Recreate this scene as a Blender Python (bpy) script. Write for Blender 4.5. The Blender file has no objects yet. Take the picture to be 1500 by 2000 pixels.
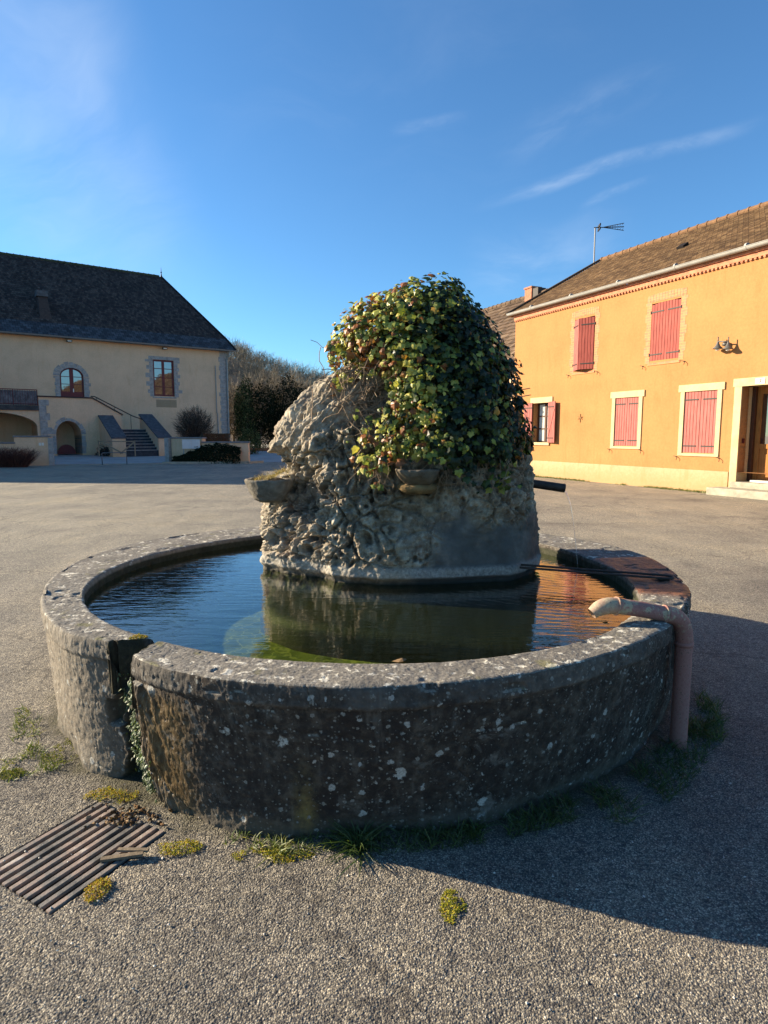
import bpy, math, random
import numpy as np
from mathutils import Vector, Matrix
R = math.radians
rng = np.random.default_rng(7); random.seed(7)
S = bpy.context.scene

# ---------------------------------------------------------------- camera
F, HY, H = 1240.0, 848.0, 1.58
PT = math.atan((1000 - HY) / F)
cam = bpy.data.objects.new('camera', bpy.data.cameras.new('camera'))
S.collection.objects.link(cam); S.camera = cam
cam.location = (0, 0, H); cam.rotation_euler = (R(90) - PT, 0, 0)
cam.data.sensor_fit = 'HORIZONTAL'; cam.data.sensor_width = 36.0
cam.data.lens = 36.0 * F / 1500.0
cam.data.clip_start = 0.05; cam.data.clip_end = 3000
S.view_settings.view_transform = 'Standard'; S.view_settings.look = 'None'
S.view_settings.gamma = 1.0; S.view_settings.exposure = 1.5
# ---------------------------------------------------------------- sun + sky
SUN_AZ, SUN_EL = R(-15), R(21)
Ld = Vector((math.cos(SUN_EL) * math.cos(SUN_AZ), math.cos(SUN_EL) * math.sin(SUN_AZ), -math.sin(SUN_EL)))
sun = bpy.data.objects.new('sun', bpy.data.lights.new('sun', 'SUN'))
S.collection.objects.link(sun)
sun.data.energy = 5.0; sun.data.angle = R(0.5); sun.data.color = (1.0, 0.84, 0.62)
sun.rotation_euler = Ld.to_track_quat('-Z', 'Y').to_euler()
W = bpy.data.worlds.new('World'); S.world = W; W.use_nodes = True

class NT:
    """small helper round a node tree"""
    def __init__(s, tree): s.t = tree; s.n = tree.nodes; s.l = tree.links
    def node(s, ty, **kw):
        n = s.n.new(ty)
        for k, v in kw.items(): setattr(n, k, v)
        return n
    def put(s, sock, v):
        if v is None: return
        if isinstance(v, bpy.types.NodeSocket): s.l.new(v, sock)
        elif isinstance(v, (tuple, list)) and len(v) == 3 and sock.type == 'RGBA': sock.default_value = (*v, 1)
        else: sock.default_value = v
    def geo(s, k='Position'): return s.node('ShaderNodeNewGeometry').outputs[k]
    def co(s, k='Object'): return s.node('ShaderNodeTexCoord').outputs[k]
    def attr(s, name, k='Color'): return s.node('ShaderNodeAttribute', attribute_name=name).outputs[k]
    def noise(s, vec, scale=5., det=4., rough=.5, out='Fac', dist=0.):
        n = s.node('ShaderNodeTexNoise'); s.put(n.inputs['Vector'], vec); s.put(n.inputs['Scale'], scale)
        s.put(n.inputs['Detail'], det); s.put(n.inputs['Roughness'], rough); s.put(n.inputs['Distortion'], dist)
        return n.outputs[out]
    def vor(s, vec, scale=5., feature='F1', out='Distance', rand=1.):
        n = s.node('ShaderNodeTexVoronoi', feature=feature); s.put(n.inputs['Vector'], vec)
        s.put(n.inputs['Scale'], scale); s.put(n.inputs['Randomness'], rand); return n.outputs[out]
    def math(s, op, a, b=None, c=None, clamp=False):
        n = s.node('ShaderNodeMath', operation=op, use_clamp=clamp)
        s.put(n.inputs[0], a); s.put(n.inputs[1], b); s.put(n.inputs[2], c); return n.outputs[0]
    def vmath(s, op, a, b=None, out=0):
        n = s.node('ShaderNodeVectorMath', operation=op); s.put(n.inputs[0], a); s.put(n.inputs[1], b); return n.outputs[out]
    def ramp(s, fac, stops, interp='LINEAR'):
        n = s.node('ShaderNodeValToRGB'); s.put(n.inputs[0], fac); cr = n.color_ramp; cr.interpolation = interp
        while len(cr.elements) < len(stops): cr.elements.new(.5)
        for e, (p, c) in zip(cr.elements, stops):
            e.position = p; e.color = (c, c, c, 1) if isinstance(c, (int, float)) else (*c, 1)
        return n.outputs[0]
    def sstep(s, x, a, b, lo=0., hi=1.):
        n = s.node('ShaderNodeMapRange', interpolation_type='SMOOTHSTEP'); s.put(n.inputs[0], x)
        s.put(n.inputs[1], a); s.put(n.inputs[2], b); s.put(n.inputs[3], lo); s.put(n.inputs[4], hi); return n.outputs[0]
    def mix(s, fac, a, b, blend='MIX'):
        n = s.node('ShaderNodeMix', data_type='RGBA', blend_type=blend)
        s.put(n.inputs[0], fac); s.put(n.inputs[6], a); s.put(n.inputs[7], b); return n.outputs[2]
    def sep(s, v): return s.node('ShaderNodeSeparateXYZ'), v
    def xyz(s, v):
        n = s.node('ShaderNodeSeparateXYZ'); s.put(n.inputs[0], v); return n.outputs
    def comb(s, x=0., y=0., z=0.):
        n = s.node('ShaderNodeCombineXYZ'); s.put(n.inputs[0], x); s.put(n.inputs[1], y); s.put(n.inputs[2], z); return n.outputs[0]
    def scale(s, v, sx, sy, sz): return s.vmath('MULTIPLY', v, (sx, sy, sz))
    def bump(s, h, strength=.5, dist=.01, normal=None):
        n = s.node('ShaderNodeBump'); s.put(n.inputs['Strength'], strength); s.put(n.inputs['Distance'], dist)
        s.put(n.inputs['Height'], h); s.put(n.inputs['Normal'], normal); return n.outputs[0]

def ray(px, py):
    x = (px - 750) / F; y = (1000 - py) / F
    return Vector((x, math.cos(PT) + y * math.sin(PT), -math.sin(PT) + y * math.cos(PT))).normalized()

nt = NT(W.node_tree)
bg = nt.n['Background']
sky = nt.node('ShaderNodeTexSky', sky_type='NISHITA', sun_disc=False)
sky.sun_elevation = SUN_EL; sky.sun_rotation = math.atan2(-Ld.x, -Ld.y)
sky.altitude = 300; sky.air_density = 1.0; sky.dust_density = 0.25; sky.ozone_density = 2.5
SKYS = 0.058
dirv = nt.co('Generated')
def streak(p1, p2, width, nscale, lo, hi, amt, wob=.02):
    a, b = ray(*p1), ray(*p2); n = a.cross(b).normalized(); m = (a + b).normalized(); u = (b - a).normalized(); hl = (b - a).length / 2
    w = nt.noise(dirv, 6., 3., .5)
    d = nt.vmath('DOT_PRODUCT', dirv, tuple(n), out=1)
    d = nt.math('ADD', d, nt.math('MULTIPLY', nt.math('SUBTRACT', w, .5), wob * 2))
    g = nt.sstep(nt.math('ABSOLUTE', d), 0., width, 1., 0.)
    al = nt.math('ABSOLUTE', nt.vmath('DOT_PRODUCT', nt.vmath('SUBTRACT', dirv, tuple(m)), tuple(u), out=1))
    g = nt.math('MULTIPLY', g, nt.sstep(al, hl * .35, hl * 1.1, 1., 0.))
    fr = nt.comb(nt.math('MULTIPLY', nt.vmath('DOT_PRODUCT', dirv, tuple(u), out=1), .35), d, 0.)
    tx = nt.sstep(nt.noise(fr, nscale, 6., .6, dist=.4), lo, hi)
    return nt.math('MULTIPLY', nt.math('MULTIPLY', g, tx), amt)
cl = streak((930, 400), (1500, 232), .013, 34., .25, .8, .24, .010)
for args in [((1130, 405), (1290, 345), .008, 40., .3, .8, .18, .008), ((760, 255), (930, 225), .012, 30., .3, .75, .13, .01),
             ((-150, 300), (330, 180), .36, 7., .2, .85, .27, .09), ((900, 540), (1250, 500), .09, 14., .35, .8, .20, .04),
             ((300, 230), (1300, 120), .20, 10., .42, .85, .05, .06), ((960, 300), (1350, 130), .04, 25., .35, .8, .1)]:
    cl = nt.math('ADD', cl, streak(*args))
cl = nt.math('MINIMUM', cl, .7)
zz = nt.xyz(dirv)[2]
skyc = nt.mix(1., sky.outputs[0], (.65, 1.04, 1.30), 'MULTIPLY')
skyc = nt.mix(cl, skyc, (6.2, 6.9, 7.8))
nt.l.new(skyc, bg.inputs[0]); bg.inputs[1].default_value = SKYS

# ---------------------------------------------------------------- numpy noise
def _h(ix, iy, iz, s=0):
    h = (ix.astype(np.int64) * 374761393 + iy.astype(np.int64) * 668265263 + iz.astype(np.int64) * 2147483647 + s * 974634777) & 0xffffffff
    h = ((h ^ (h >> 13)) * 1274126177) & 0xffffffff
    h = ((h ^ (h >> 16)) * 2246822519) & 0xffffffff
    return ((h ^ (h >> 15)) & 0xffffff) / float(0x1000000)
def vnoise(p, s=0):
    i = np.floor(p).astype(np.int64); f = p - i; f = f * f * (3 - 2 * f); o = 0
    for a in (0, 1):
        for b in (0, 1):
            for c in (0, 1):
                w = (f[:, 0] if a else 1 - f[:, 0]) * (f[:, 1] if b else 1 - f[:, 1]) * (f[:, 2] if c else 1 - f[:, 2])
                o = o + w * _h(i[:, 0] + a, i[:, 1] + b, i[:, 2] + c, s)
    return o * 2 - 1
def fbm(p, oct=4, s=0, gain=.5):
    o = 0; a = 1.; p = np.array(p, float)
    for k in range(oct): o = o + a * vnoise(p, s + k); p = p * 2.03 + 3.7; a *= gain
    return o
def worley(p, s=0):
    i = np.floor(p).astype(np.int64); f1 = np.full(len(p), 9.); f2 = f1.copy(); cell = np.zeros(len(p))
    for a in (-1, 0, 1):
        for b in (-1, 0, 1):
            for c in (-1, 0, 1):
                j = i + np.array([a, b, c])
                q = np.stack([_h(j[:, 0], j[:, 1], j[:, 2], s + k) for k in (1, 2, 3)], 1) + j
                d = ((q - p) ** 2).sum(1); m = d < f1
                f2 = np.where(m, f1, np.minimum(f2, d)); cell = np.where(m, q[:, 0] * 7.3 + q[:, 1] * 3.1, cell); f1 = np.where(m, d, f1)
    return np.sqrt(f1), np.sqrt(f2), np.mod(cell, 1)
def worley2(p, s=0):
    i = np.floor(p).astype(np.int64); z = np.zeros(len(p), np.int64)
    f1 = np.full(len(p), 9.); f2 = f1.copy(); cell = np.zeros(len(p))
    for a in (-1, 0, 1):
        for b in (-1, 0, 1):
            jx, jy = i[:, 0] + a, i[:, 1] + b
            qx, qy = _h(jx, jy, z, s) + jx, _h(jx, jy, z, s + 5) + jy
            d = (qx - p[:, 0]) ** 2 + (qy - p[:, 1]) ** 2; m = d < f1
            f2 = np.where(m, f1, np.minimum(f2, d)); f1 = np.where(m, d, f1); cell = np.where(m, _h(jx, jy, z, s + 9), cell)
    return np.sqrt(f1), np.sqrt(f2), cell
def sst(x, a, b):
    t = np.clip((x - a) / (b - a), 0, 1); return t * t * (3 - 2 * t)

# ---------------------------------------------------------------- object helpers
def link(o, parent=None):
    S.collection.objects.link(o)
    if parent: o.parent = parent
    return o
def mesh_np(name, V, Fc, mats, parent=None, smooth=False, mi=None, col=None, uv=None):
    """V (n,3); Fc (m,k) int array or list of tuples"""
    me = bpy.data.meshes.new(name); V = np.asarray(V, np.float32)
    me.vertices.add(len(V)); me.vertices.foreach_set('co', V.ravel())
    if isinstance(Fc, np.ndarray):
        k = Fc.shape[1]; n = len(Fc); idx = Fc.ravel(); st = np.arange(n) * k
    else:
        ls = np.array([len(f) for f in Fc]); n = len(Fc); idx = np.array([i for f in Fc for i in f]); st = np.concatenate([[0], np.cumsum(ls)[:-1]])
    me.loops.add(len(idx)); me.loops.foreach_set('vertex_index', idx.astype(np.int32))
    me.polygons.add(n); me.polygons.foreach_set('loop_start', st.astype(np.int32))
    me.polygons.foreach_set('use_smooth', np.full(n, bool(smooth)))
    if not isinstance(mats, (list, tuple)): mats = [mats]
    for m in mats: me.materials.append(m)
    if mi is not None: me.polygons.foreach_set('material_index', np.asarray(mi, np.int32))
    if col is not None:
        a = me.color_attributes.new('tone', 'FLOAT_COLOR', 'POINT'); c = np.ones((len(V), 4), np.float32)
        c[:, :col.shape[1]] = col; a.data.foreach_set('color', c.ravel())
    if uv is not None:
        u = me.uv_layers.new(name='UVMap'); u.data.foreach_set('uv', np.asarray(uv, np.float32)[idx].ravel())
    me.update(calc_edges=True); me.validate()
    o = bpy.data.objects.new(name, me); return link(o, parent)
def tag(o, label=None, cat=None, group=None, kind=None):
    if label: o['label'] = label
    if cat: o['category'] = cat
    if group: o['group'] = group
    if kind: o['kind'] = kind
    return o
def empty(name, loc=(0, 0, 0), rz=0., M=None):
    o = bpy.data.objects.new(name, None); link(o)
    if M is not None: o.matrix_world = M
    else: o.location = loc; o.rotation_euler = (0, 0, rz)
    return o
class MB:
    def __init__(s): s.v = []; s.f = []; s.m = []
    def add(s, vs, fs, m=0):
        b = len(s.v); s.v += [tuple(v) for v in vs]; s.f += [tuple(b + i for i in f) for f in fs]; s.m += [m] * len(fs)
    def box(s, x0, x1, y0, y1, z0, z1, m=0):
        s.add([(x0, y0, z0), (x1, y0, z0), (x1, y1, z0), (x0, y1, z0), (x0, y0, z1), (x1, y0, z1), (x1, y1, z1), (x0, y1, z1)],
              [(0, 3, 2, 1), (4, 5, 6, 7), (0, 1, 5, 4), (1, 2, 6, 5), (2, 3, 7, 6), (3, 0, 4, 7)], m)
    def obox(s, c, ax, ay, az, m=0):
        """oriented box: centre and three half-axis vectors"""
        c, ax, ay, az = map(Vector, (c, ax, ay, az))
        s.add([c + i * ax + j * ay + k * az for k in (-1, 1) for i, j in ((-1, -1), (1, -1), (1, 1), (-1, 1))],
              [(0, 3, 2, 1), (4, 5, 6, 7), (0, 1, 5, 4), (1, 2, 6, 5), (2, 3, 7, 6), (3, 0, 4, 7)], m)
    def quad(s, a, b, c, d, m=0): s.add([a, b, c, d], [(0, 1, 2, 3)], m)
    def poly(s, pts, m=0): s.add(pts, [tuple(range(len(pts)))], m)
    def prism(s, pts, vec, m=0):
        """closed polygon extruded along vec"""
        n = len(pts); v = Vector(vec); p = [Vector(q) for q in pts]
        s.add(p + [q + v for q in p], [tuple(range(n))[::-1], tuple(range(n, 2 * n))] + [(i, (i + 1) % n, n + (i + 1) % n, n + i) for i in range(n)], m)
    def tube(s, pts, r, n=8, m=0, caps=True):
        pts = [Vector(p) for p in pts]; rs = r if isinstance(r, (list, tuple)) else [r] * len(pts)
        vs = []; up = None
        for i, p in enumerate(pts):
            d = (pts[min(i + 1, len(pts) - 1)] - pts[max(i - 1, 0)]).normalized()
            if up is None: up = Vector((0, 0, 1)) if abs(d.z) < .9 else Vector((1, 0, 0))
            a = d.cross(up).normalized(); b = a.cross(d).normalized(); up = b
            vs += [p + rs[i] * (math.cos(2 * math.pi * k / n) * a + math.sin(2 * math.pi * k / n) * b) for k in range(n)]
        fs = [(i * n + k, i * n + (k + 1) % n, (i + 1) * n + (k + 1) % n, (i + 1) * n + k) for i in range(len(pts) - 1) for k in range(n)]
        if caps: fs += [tuple(range(n))[::-1], tuple(range((len(pts) - 1) * n, len(pts) * n))]
        s.add(vs, fs, m)
    def lathe(s, prof, c=(0, 0, 0), n=24, m=0):
        c = Vector(c); vs = [c + Vector((r * math.cos(2 * math.pi * k / n), r * math.sin(2 * math.pi * k / n), z)) for r, z in prof for k in range(n)]
        fs = [(i * n + k, i * n + (k + 1) % n, (i + 1) * n + (k + 1) % n, (i + 1) * n + k) for i in range(len(prof) - 1) for k in range(n)]
        s.add(vs, fs, m)
    def build(s, name, mats, parent=None, smooth=False, bevel=0.):
        o = mesh_np(name, np.array(s.v, float).reshape(-1, 3), s.f, mats, parent, smooth, s.m)
        if bevel:
            b = o.modifiers.new('bevel', 'BEVEL'); b.width = bevel; b.segments = 2; b.limit_method = 'ANGLE'
        return o
def grid_faces(nu, nv, wrap=False):
    """quads of a grid with index = i*nv + j ; wrap in i"""
    i = np.arange(nu if wrap else nu - 1); j = np.arange(nv - 1); I, J = np.meshgrid(i, j, indexing='ij'); I2 = (I + 1) % nu
    return np.stack([I * nv + J, I2 * nv + J, I2 * nv + J + 1, I * nv + J + 1], -1).reshape(-1, 4)

# ---------------------------------------------------------------- materials
def new_mat(name):
    m = bpy.data.materials.new(name); m.use_nodes = True; t = NT(m.node_tree); return m, t, t.n['Principled BSDF']
def fin(t, b, col=None, rough=None, normal=None, spec=None, metal=None):
    if col is not None: t.put(b.inputs['Base Color'], col)
    if rough is not None: t.put(b.inputs['Roughness'], rough)
    if normal is not None: t.put(b.inputs['Normal'], normal)
    if spec is not None: t.put(b.inputs['Specular IOR Level'], spec)
    if metal is not None: t.put(b.inputs['Metallic'], metal)
def m_simple(name, col, rough=.7, var=.25, scale=8., bump=.0, bscale=60., spec=.3, metal=0.):
    m, t, b = new_mat(name); p = t.co()
    n = t.noise(p, scale, 5., .6)
    c0 = tuple(x * (1 - var) for x in col); c1 = tuple(min(1, x * (1 + var)) for x in col)
    c = t.ramp(n, [(.3, c0), (.7, c1)])
    fin(t, b, c, rough, t.bump(t.noise(p, bscale, 4., .6), bump, .01) if bump else None, spec, metal)
    return m
def m_stone(name, cols, scale=6., bump=.6, lichen=0., streaks=0.):
    m, t, b = new_mat(name); p = t.co()
    n = t.noise(p, scale, 8., .65); c = t.ramp(n, [(.25, cols[0]), (.5, cols[1]), (.78, cols[2])])
    fin(t, b, c, .9, t.bump(t.noise(p, scale * 9, 6., .7), bump, .02), .2); return m

def m_ground():
    m, t, b = new_mat('worn chip asphalt'); p = t.geo()
    v = t.vor(p, 165., 'F1'); cc = t.vor(p, 165., 'F1', 'Color'); r = t.xyz(cc)[0]
    chip = t.ramp(r, [(0., (.085, .078, .068)), (.35, (.175, .158, .128)), (.7, (.28, .252, .198)), (1., (.44, .40, .32))])
    c = t.mix(t.sstep(v, .42, .72), chip, (.085, .08, .078))
    big = t.noise(p, .55, 6., .62)
    c = t.mix(1., c, t.ramp(big, [(.3, (.72, .72, .74)), (.5, (1., 1., .99)), (.72, (1.22, 1.17, 1.06))]), 'MULTIPLY')
    mid = t.noise(t.scale(p, 1., .35, 1.), 2.2, 6., .7)
    c = t.mix(1., c, t.ramp(mid, [(.3, (.78, .78, .78)), (.6, (1.1, 1.08, 1.05))]), 'MULTIPLY')
    spk = t.noise(p, 26., 5., .75); c = t.mix(1., c, t.ramp(spk, [(.34, (.66, .66, .66)), (.5, (1., 1., 1.)), (.66, (1.35, 1.33, 1.28))]), 'MULTIPLY')
    wv = t.noise(t.vmath('ADD', t.scale(p, .22, .9, 1.), (3., 1., 0.)), 1., 4., .6, dist=.5); c = t.mix(t.sstep(wv, .54, .66, 0., .30), c, t.mix(1., c, (.62, .62, .64), 'MULTIPLY'))
    ck = t.vor(t.vmath('ADD', p, t.scale(t.noise(p, 1.6, 5., .7, out='Color'), .9, .9, .9)), .32, 'DISTANCE_TO_EDGE'); c = t.mix(t.sstep(ck, .0, .010, .55, 0.), c, (.045, .04, .036))
    yy = t.xyz(p)[1]; c = t.mix(1., c, t.ramp(t.sstep(t.math('ADD', yy, t.math('MULTIPLY', big, 6.)), 6., 14.), [(0., (1.0, 1.0, 1.0)), (1., (1.52, 1.52, 1.42))]), 'MULTIPLY')  # distant ground brightened, the effect of grazing light put into the colour
    # soil and moss near the basin foot
    d = t.vmath('DISTANCE', p, (-.13, 4.25, 0.), out=1)
    soil = t.math('MULTIPLY', t.sstep(t.math('ADD', d, t.math('MULTIPLY', t.noise(p, 4., 5., .6), .45)), 2.06, 2.26, 1., 0.), .8)
    c = t.mix(soil, c, t.ramp(t.noise(p, 30., 5., .7), [(.3, (.028, .024, .016)), (.6, (.06, .058, .025)), (.8, (.12, .10, .06))]))
    h = t.math('SUBTRACT', .6, v)
    bm = t.bump(h, .55, .006, t.bump(t.noise(p, 260., 3., .6), .25, .002))
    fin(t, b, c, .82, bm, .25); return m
GROUND = m_ground()

def lichen_layer(t, p, c, scale, thr, col, soft=.05, seed=(0., 0., 0.), wob=.35, dens=.5):
    """round crusty spots, one per voronoi cell, random radius, only in some cells"""
    q = t.vmath('ADD', p, seed)
    q = t.vmath('ADD', q, t.scale(t.noise(q, scale * 2.2, 4., .6, out='Color'), wob / scale, wob / scale, wob / scale))
    v = t.vor(q, scale, 'F1'); cc = t.xyz(t.vor(q, scale, 'F1', 'Color'))
    rad = t.math('MULTIPLY', t.sstep(cc[0], 1 - dens, 1.), thr)
    k = t.sstep(t.math('SUBTRACT', rad, v), 0., soft)
    tx = t.ramp(t.noise(p, 130., 3., .6), [(.35, tuple(x * .6 for x in col)), (.65, col)])
    return t.mix(k, c, tx), k

def m_basin():
    m, t, b = new_mat('lichen covered old concrete'); p = t.geo(); x, y, z = t.xyz(p)
    nrm = t.xyz(t.geo('True Normal'))[2]
    top = t.sstep(nrm, .35, .75)
    n1 = t.noise(p, 3.5, 8., .68); n2 = t.noise(p, 22., 7., .7); n3 = t.noise(p, 75., 5., .7)
    base = t.ramp(n2, [(.28, (.015, .012, .010)), (.5, (.045, .035, .027)), (.72, (.12, .098, .074))])
    dk = t.noise(t.scale(p, 2.6, 2.6, .55), 1.8, 6., .62)
    base = t.mix(t.sstep(dk, .44, .66, 0., .8), base, (.022, .016, .014))
    # vertical drip streaks and ochre run
    st = t.noise(t.scale(p, 9., 9., .5), 1.6, 5., .6)
    base = t.mix(t.sstep(st, .56, .74, 0., .55), base, (.16, .145, .12))
    och = t.math('MULTIPLY', t.sstep(t.math('ABSOLUTE', t.math('ADD', x, .305)), .0, .07, 1., 0.), t.sstep(z, .0, .42, 1., 0.))
    base = t.mix(t.math('MULTIPLY', och, t.sstep(n2, .3, .6)), base, (.20, .145, .045))
    # sunlight painted in: paler concrete on the lit west side
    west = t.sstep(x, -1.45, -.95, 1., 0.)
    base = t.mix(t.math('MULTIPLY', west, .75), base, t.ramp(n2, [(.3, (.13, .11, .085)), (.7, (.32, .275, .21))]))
    # brown wet run beside the spill notch
    run = t.math('MULTIPLY', t.sstep(t.math('ABSOLUTE', t.math('ADD', x, .90)), .05, .20, 1., 0.), t.sstep(y, 3.0, 3.2, 1., 0.))
    run = t.math('MULTIPLY', run, t.sstep(z, .60, .50))
    base = t.mix(t.math('MULTIPLY', run, .85), base, t.ramp(t.noise(t.scale(p, 1., 1., .35), 60., 5., .65), [(.3, (.035, .022, .010)), (.55, (.13, .085, .035)), (.8, (.26, .19, .10))]))
    # pale mineral bloom at the foot and on the lip band
    band = t.math('MULTIPLY', t.sstep(z, .575, .60), t.sstep(z, .66, .70, 1., 0.))
    base = t.mix(t.math('MULTIPLY', band, t.sstep(n1, .35, .6, .0, .4)), base, t.ramp(n2, [(.3, (.10, .095, .085)), (.7, (.22, .205, .18))]))
    foot = t.sstep(t.math('ADD', z, t.math('MULTIPLY', n1, .10)), .08, .16, 1., 0.)
    base = t.mix(t.math('MULTIPLY', foot, .6), base, (.115, .10, .075))
    pat = t.math('MULTIPLY', t.sstep(t.noise(p, 9., 7., .75, dist=.8), .53, .64), t.sstep(t.noise(p, 2.3, 3., .5), .40, .60)); base = t.mix(t.math('MULTIPLY', pat, .6), base, t.ramp(n3, [(.3, (.09, .082, .068)), (.7, (.24, .22, .19))]))
    topc = t.ramp(n3, [(.25, (.045, .042, .038)), (.5, (.17, .155, .13)), (.75, (.36, .33, .28))])
    topc = t.mix(t.sstep(n1, .42, .62, 0., .6), topc, (.10, .092, .08))
    # rust brown, wet stretch of rim on the east side
    th = t.math('ARCTAN2', t.math('SUBTRACT', y, 4.25), t.math('ADD', x, .13))
    rust = t.math('MULTIPLY', t.sstep(th, R(-27), R(-22)), t.sstep(th, R(9.2), R(10.0), 1., 0.))
    topc = t.mix(t.math('MULTIPLY', rust, .93), topc, t.ramp(t.noise(p, 14., 6., .65), [(.3, (.035, .016, .010)), (.55, (.17, .065, .028)), (.8, (.30, .13, .06))]))
    c = t.mix(top, base, topc); nd = t.xyz(t.attr('tone'))[0]
    # lichens: white discs on the sides, crusts on the top
    no_run = t.math('SUBTRACT', 1., t.math('MAXIMUM', run, t.math('MULTIPLY', rust, top)))
    for sc, thr, dn, col, sd in [(9., .25, .34, (.48, .47, .42), (3., 1., 0.)), (17., .30, .42, (.40, .39, .35), (2., 6., 3.)), (36., .36, .42, (.25, .24, .21), (7., 2., 5.)), (75., .40, .42, (.19, .18, .155), (1., 9., 2.))]:
        c2, k = lichen_layer(t, p, c, sc, thr, col, .07, sd, .75, dens=dn)
        c = t.mix(no_run, c, c2)
    cr = t.math('MULTIPLY', t.math('MULTIPLY', t.sstep(t.noise(p, 16., 7., .7, dist=.6), .565, .62), top), no_run)
    c = t.mix(t.math('MULTIPLY', cr, .85), c, t.ramp(n3, [(.3, (.46, .43, .34)), (.7, (.80, .76, .64))]))
    mossk = t.math('MULTIPLY', t.math('MULTIPLY', t.sstep(t.noise(p, 7., 5., .6), .60, .68), top), no_run)
    c = t.mix(t.math('MULTIPLY', mossk, .5), c, (.16, .15, .045))
    # near black inside the basin, green below the waterline
    ins = t.math('MULTIPLY', t.sstep(t.vmath('DISTANCE', t.comb(x, y, 0.), (-.13, 4.25, 0.), out=1), 1.80, 1.84, 1., 0.), t.sstep(z, .64, .66, 1., 0.))
    c = t.mix(ins, c, t.ramp(n2, [(.3, (.016, .018, .010)), (.7, (.05, .05, .03))]))
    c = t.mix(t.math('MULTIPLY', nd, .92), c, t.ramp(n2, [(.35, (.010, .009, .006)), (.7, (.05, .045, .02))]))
    hh = t.math('ADD', t.math('MULTIPLY', n3, .7), t.math('ADD', n2, t.math('MULTIPLY', t.noise(p, 180., 4., .6), .3)))
    rg = t.sstep(t.math('MAXIMUM', run, t.math('MULTIPLY', rust, top)), 0., 1., .92, .42)
    fin(t, b, c, rg, t.bump(hh, .55, .012), .3); return m
BASIN = m_basin()

def m_rock():
    m, t, b = new_mat('pitted tufa rock'); p = t.geo(); x, y, z = t.xyz(p)
    tone = t.xyz(t.attr('tone'))
    n2 = t.noise(p, 13., 8., .7); n3 = t.noise(p, 48., 6., .7)
    c = t.ramp(n2, [(.25, (.09, .072, .055)), (.48, (.29, .245, .18)), (.72, (.62, .54, .41))])
    c = t.mix(t.sstep(t.noise(p, 5., 5., .6), .48, .66, 0., .55), c, (.17, .11, .075))
    c = t.mix(t.sstep(n3, .52, .66, 0., .6), c, (.58, .52, .40))
    c = t.mix(t.sstep(t.noise(p, 26., 6., .65), .60, .68, 0., .8), c, (.42, .42, .38))
    rock_shade = t.math('MULTIPLY', t.sstep(x, -.45, -.15), t.sstep(t.noise(p, 6., 6., .65), .38, .62, .15, .85)); c = t.mix(rock_shade, c, t.mix(1., c, (.66, .58, .48), 'MULTIPLY'))  # mottled brown mix paints shade onto the side away from the sun
    pl = t.ramp(t.noise(p, 7., 6., .6), [(.25, (.055, .052, .047)), (.55, (.10, .095, .085)), (.8, (.19, .175, .15))])
    c = t.mix(tone[0], c, pl)
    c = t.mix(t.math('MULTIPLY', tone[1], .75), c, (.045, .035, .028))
    wet = t.sstep(z, .60, .66, .85, 0.)
    c = t.mix(wet, c, (.018, .018, .012))
    lip = t.math('MULTIPLY', t.sstep(z, .645, .665), t.sstep(z, .70, .73, 1., 0.))
    c = t.mix(t.math('MULTIPLY', lip, .5), c, t.ramp(n3, [(.35, (.16, .15, .13)), (.65, (.50, .48, .42))]))
    br = t.math('MULTIPLY', t.math('MULTIPLY', t.sstep(t.math('ABSOLUTE', t.math('SUBTRACT', x, .24)), .1, .3, 1., 0.), t.sstep(z, .95, 1.2)), t.sstep(z, 1.3, 1.4, 1., 0.))
    c = t.mix(t.math('MULTIPLY', br, .6), c, t.ramp(n2, [(.3, (.07, .045, .022)), (.7, (.17, .12, .06))]))
    fin(t, b, c, .9, t.bump(t.math('ADD', n3, t.math('MULTIPLY', t.noise(p, 160., 5., .7), .5)), .6, .014), .2); return m
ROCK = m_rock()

def m_leaf(name, ramp_cols, rough=.38, trans=.25, spec=.5):
    m, t, b = new_mat(name); a = t.xyz(t.attr('tone'))
    c = t.ramp(a[0], ramp_cols)
    c = t.mix(1., c, t.ramp(t.noise(t.geo(), 40., 3., .6), [(.3, .8), (.7, 1.15)]), 'MULTIPLY')
    fin(t, b, c, rough, None, spec)
    tr = t.node('ShaderNodeBsdfTranslucent'); t.put(tr.inputs[0], t.mix(1., c, (1.3, 1.35, .7), 'MULTIPLY'))
    mx = t.node('ShaderNodeMixShader'); mx.inputs[0].default_value = trans
    t.l.new(b.outputs[0], mx.inputs[1]); t.l.new(tr.outputs[0], mx.inputs[2]); t.l.new(mx.outputs[0], t.n['Material Output'].inputs[0])
    return m
IVY = m_leaf('ivy leaf', [(0., (.010, .018, .008)), (.40, (.022, .040, .013)), (.56, (.095, .13, .024)), (.72, (.30, .32, .06)), (.94, (.54, .48, .11)), (.97, (.42, .20, .03)), (1., (.24, .09, .03))], .42, .25, .3)
GRASS = m_leaf('grass blade', [(0., (.03, .055, .012)), (.5, (.09, .13, .025)), (.8, (.24, .24, .06)), (1., (.36, .31, .13))], .55)
MOSS = m_leaf('moss', [(0., (.06, .07, .012)), (.5, (.26, .27, .03)), (.85, (.50, .36, .04)), (1., (.34, .19, .05))], .8, .2, .1)
EVERG = m_leaf('evergreen leaf', [(0., (.008, .014, .007)), (.6, (.022, .034, .012)), (.85, (.07, .085, .03)), (1., (.15, .15, .06))], .75, .2, .08)
TWIG = m_leaf('bare twig bark', [(0., (.10, .075, .055)), (.5, (.20, .16, .11)), (1., (.36, .30, .20))], .8, .0, .1)
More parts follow.
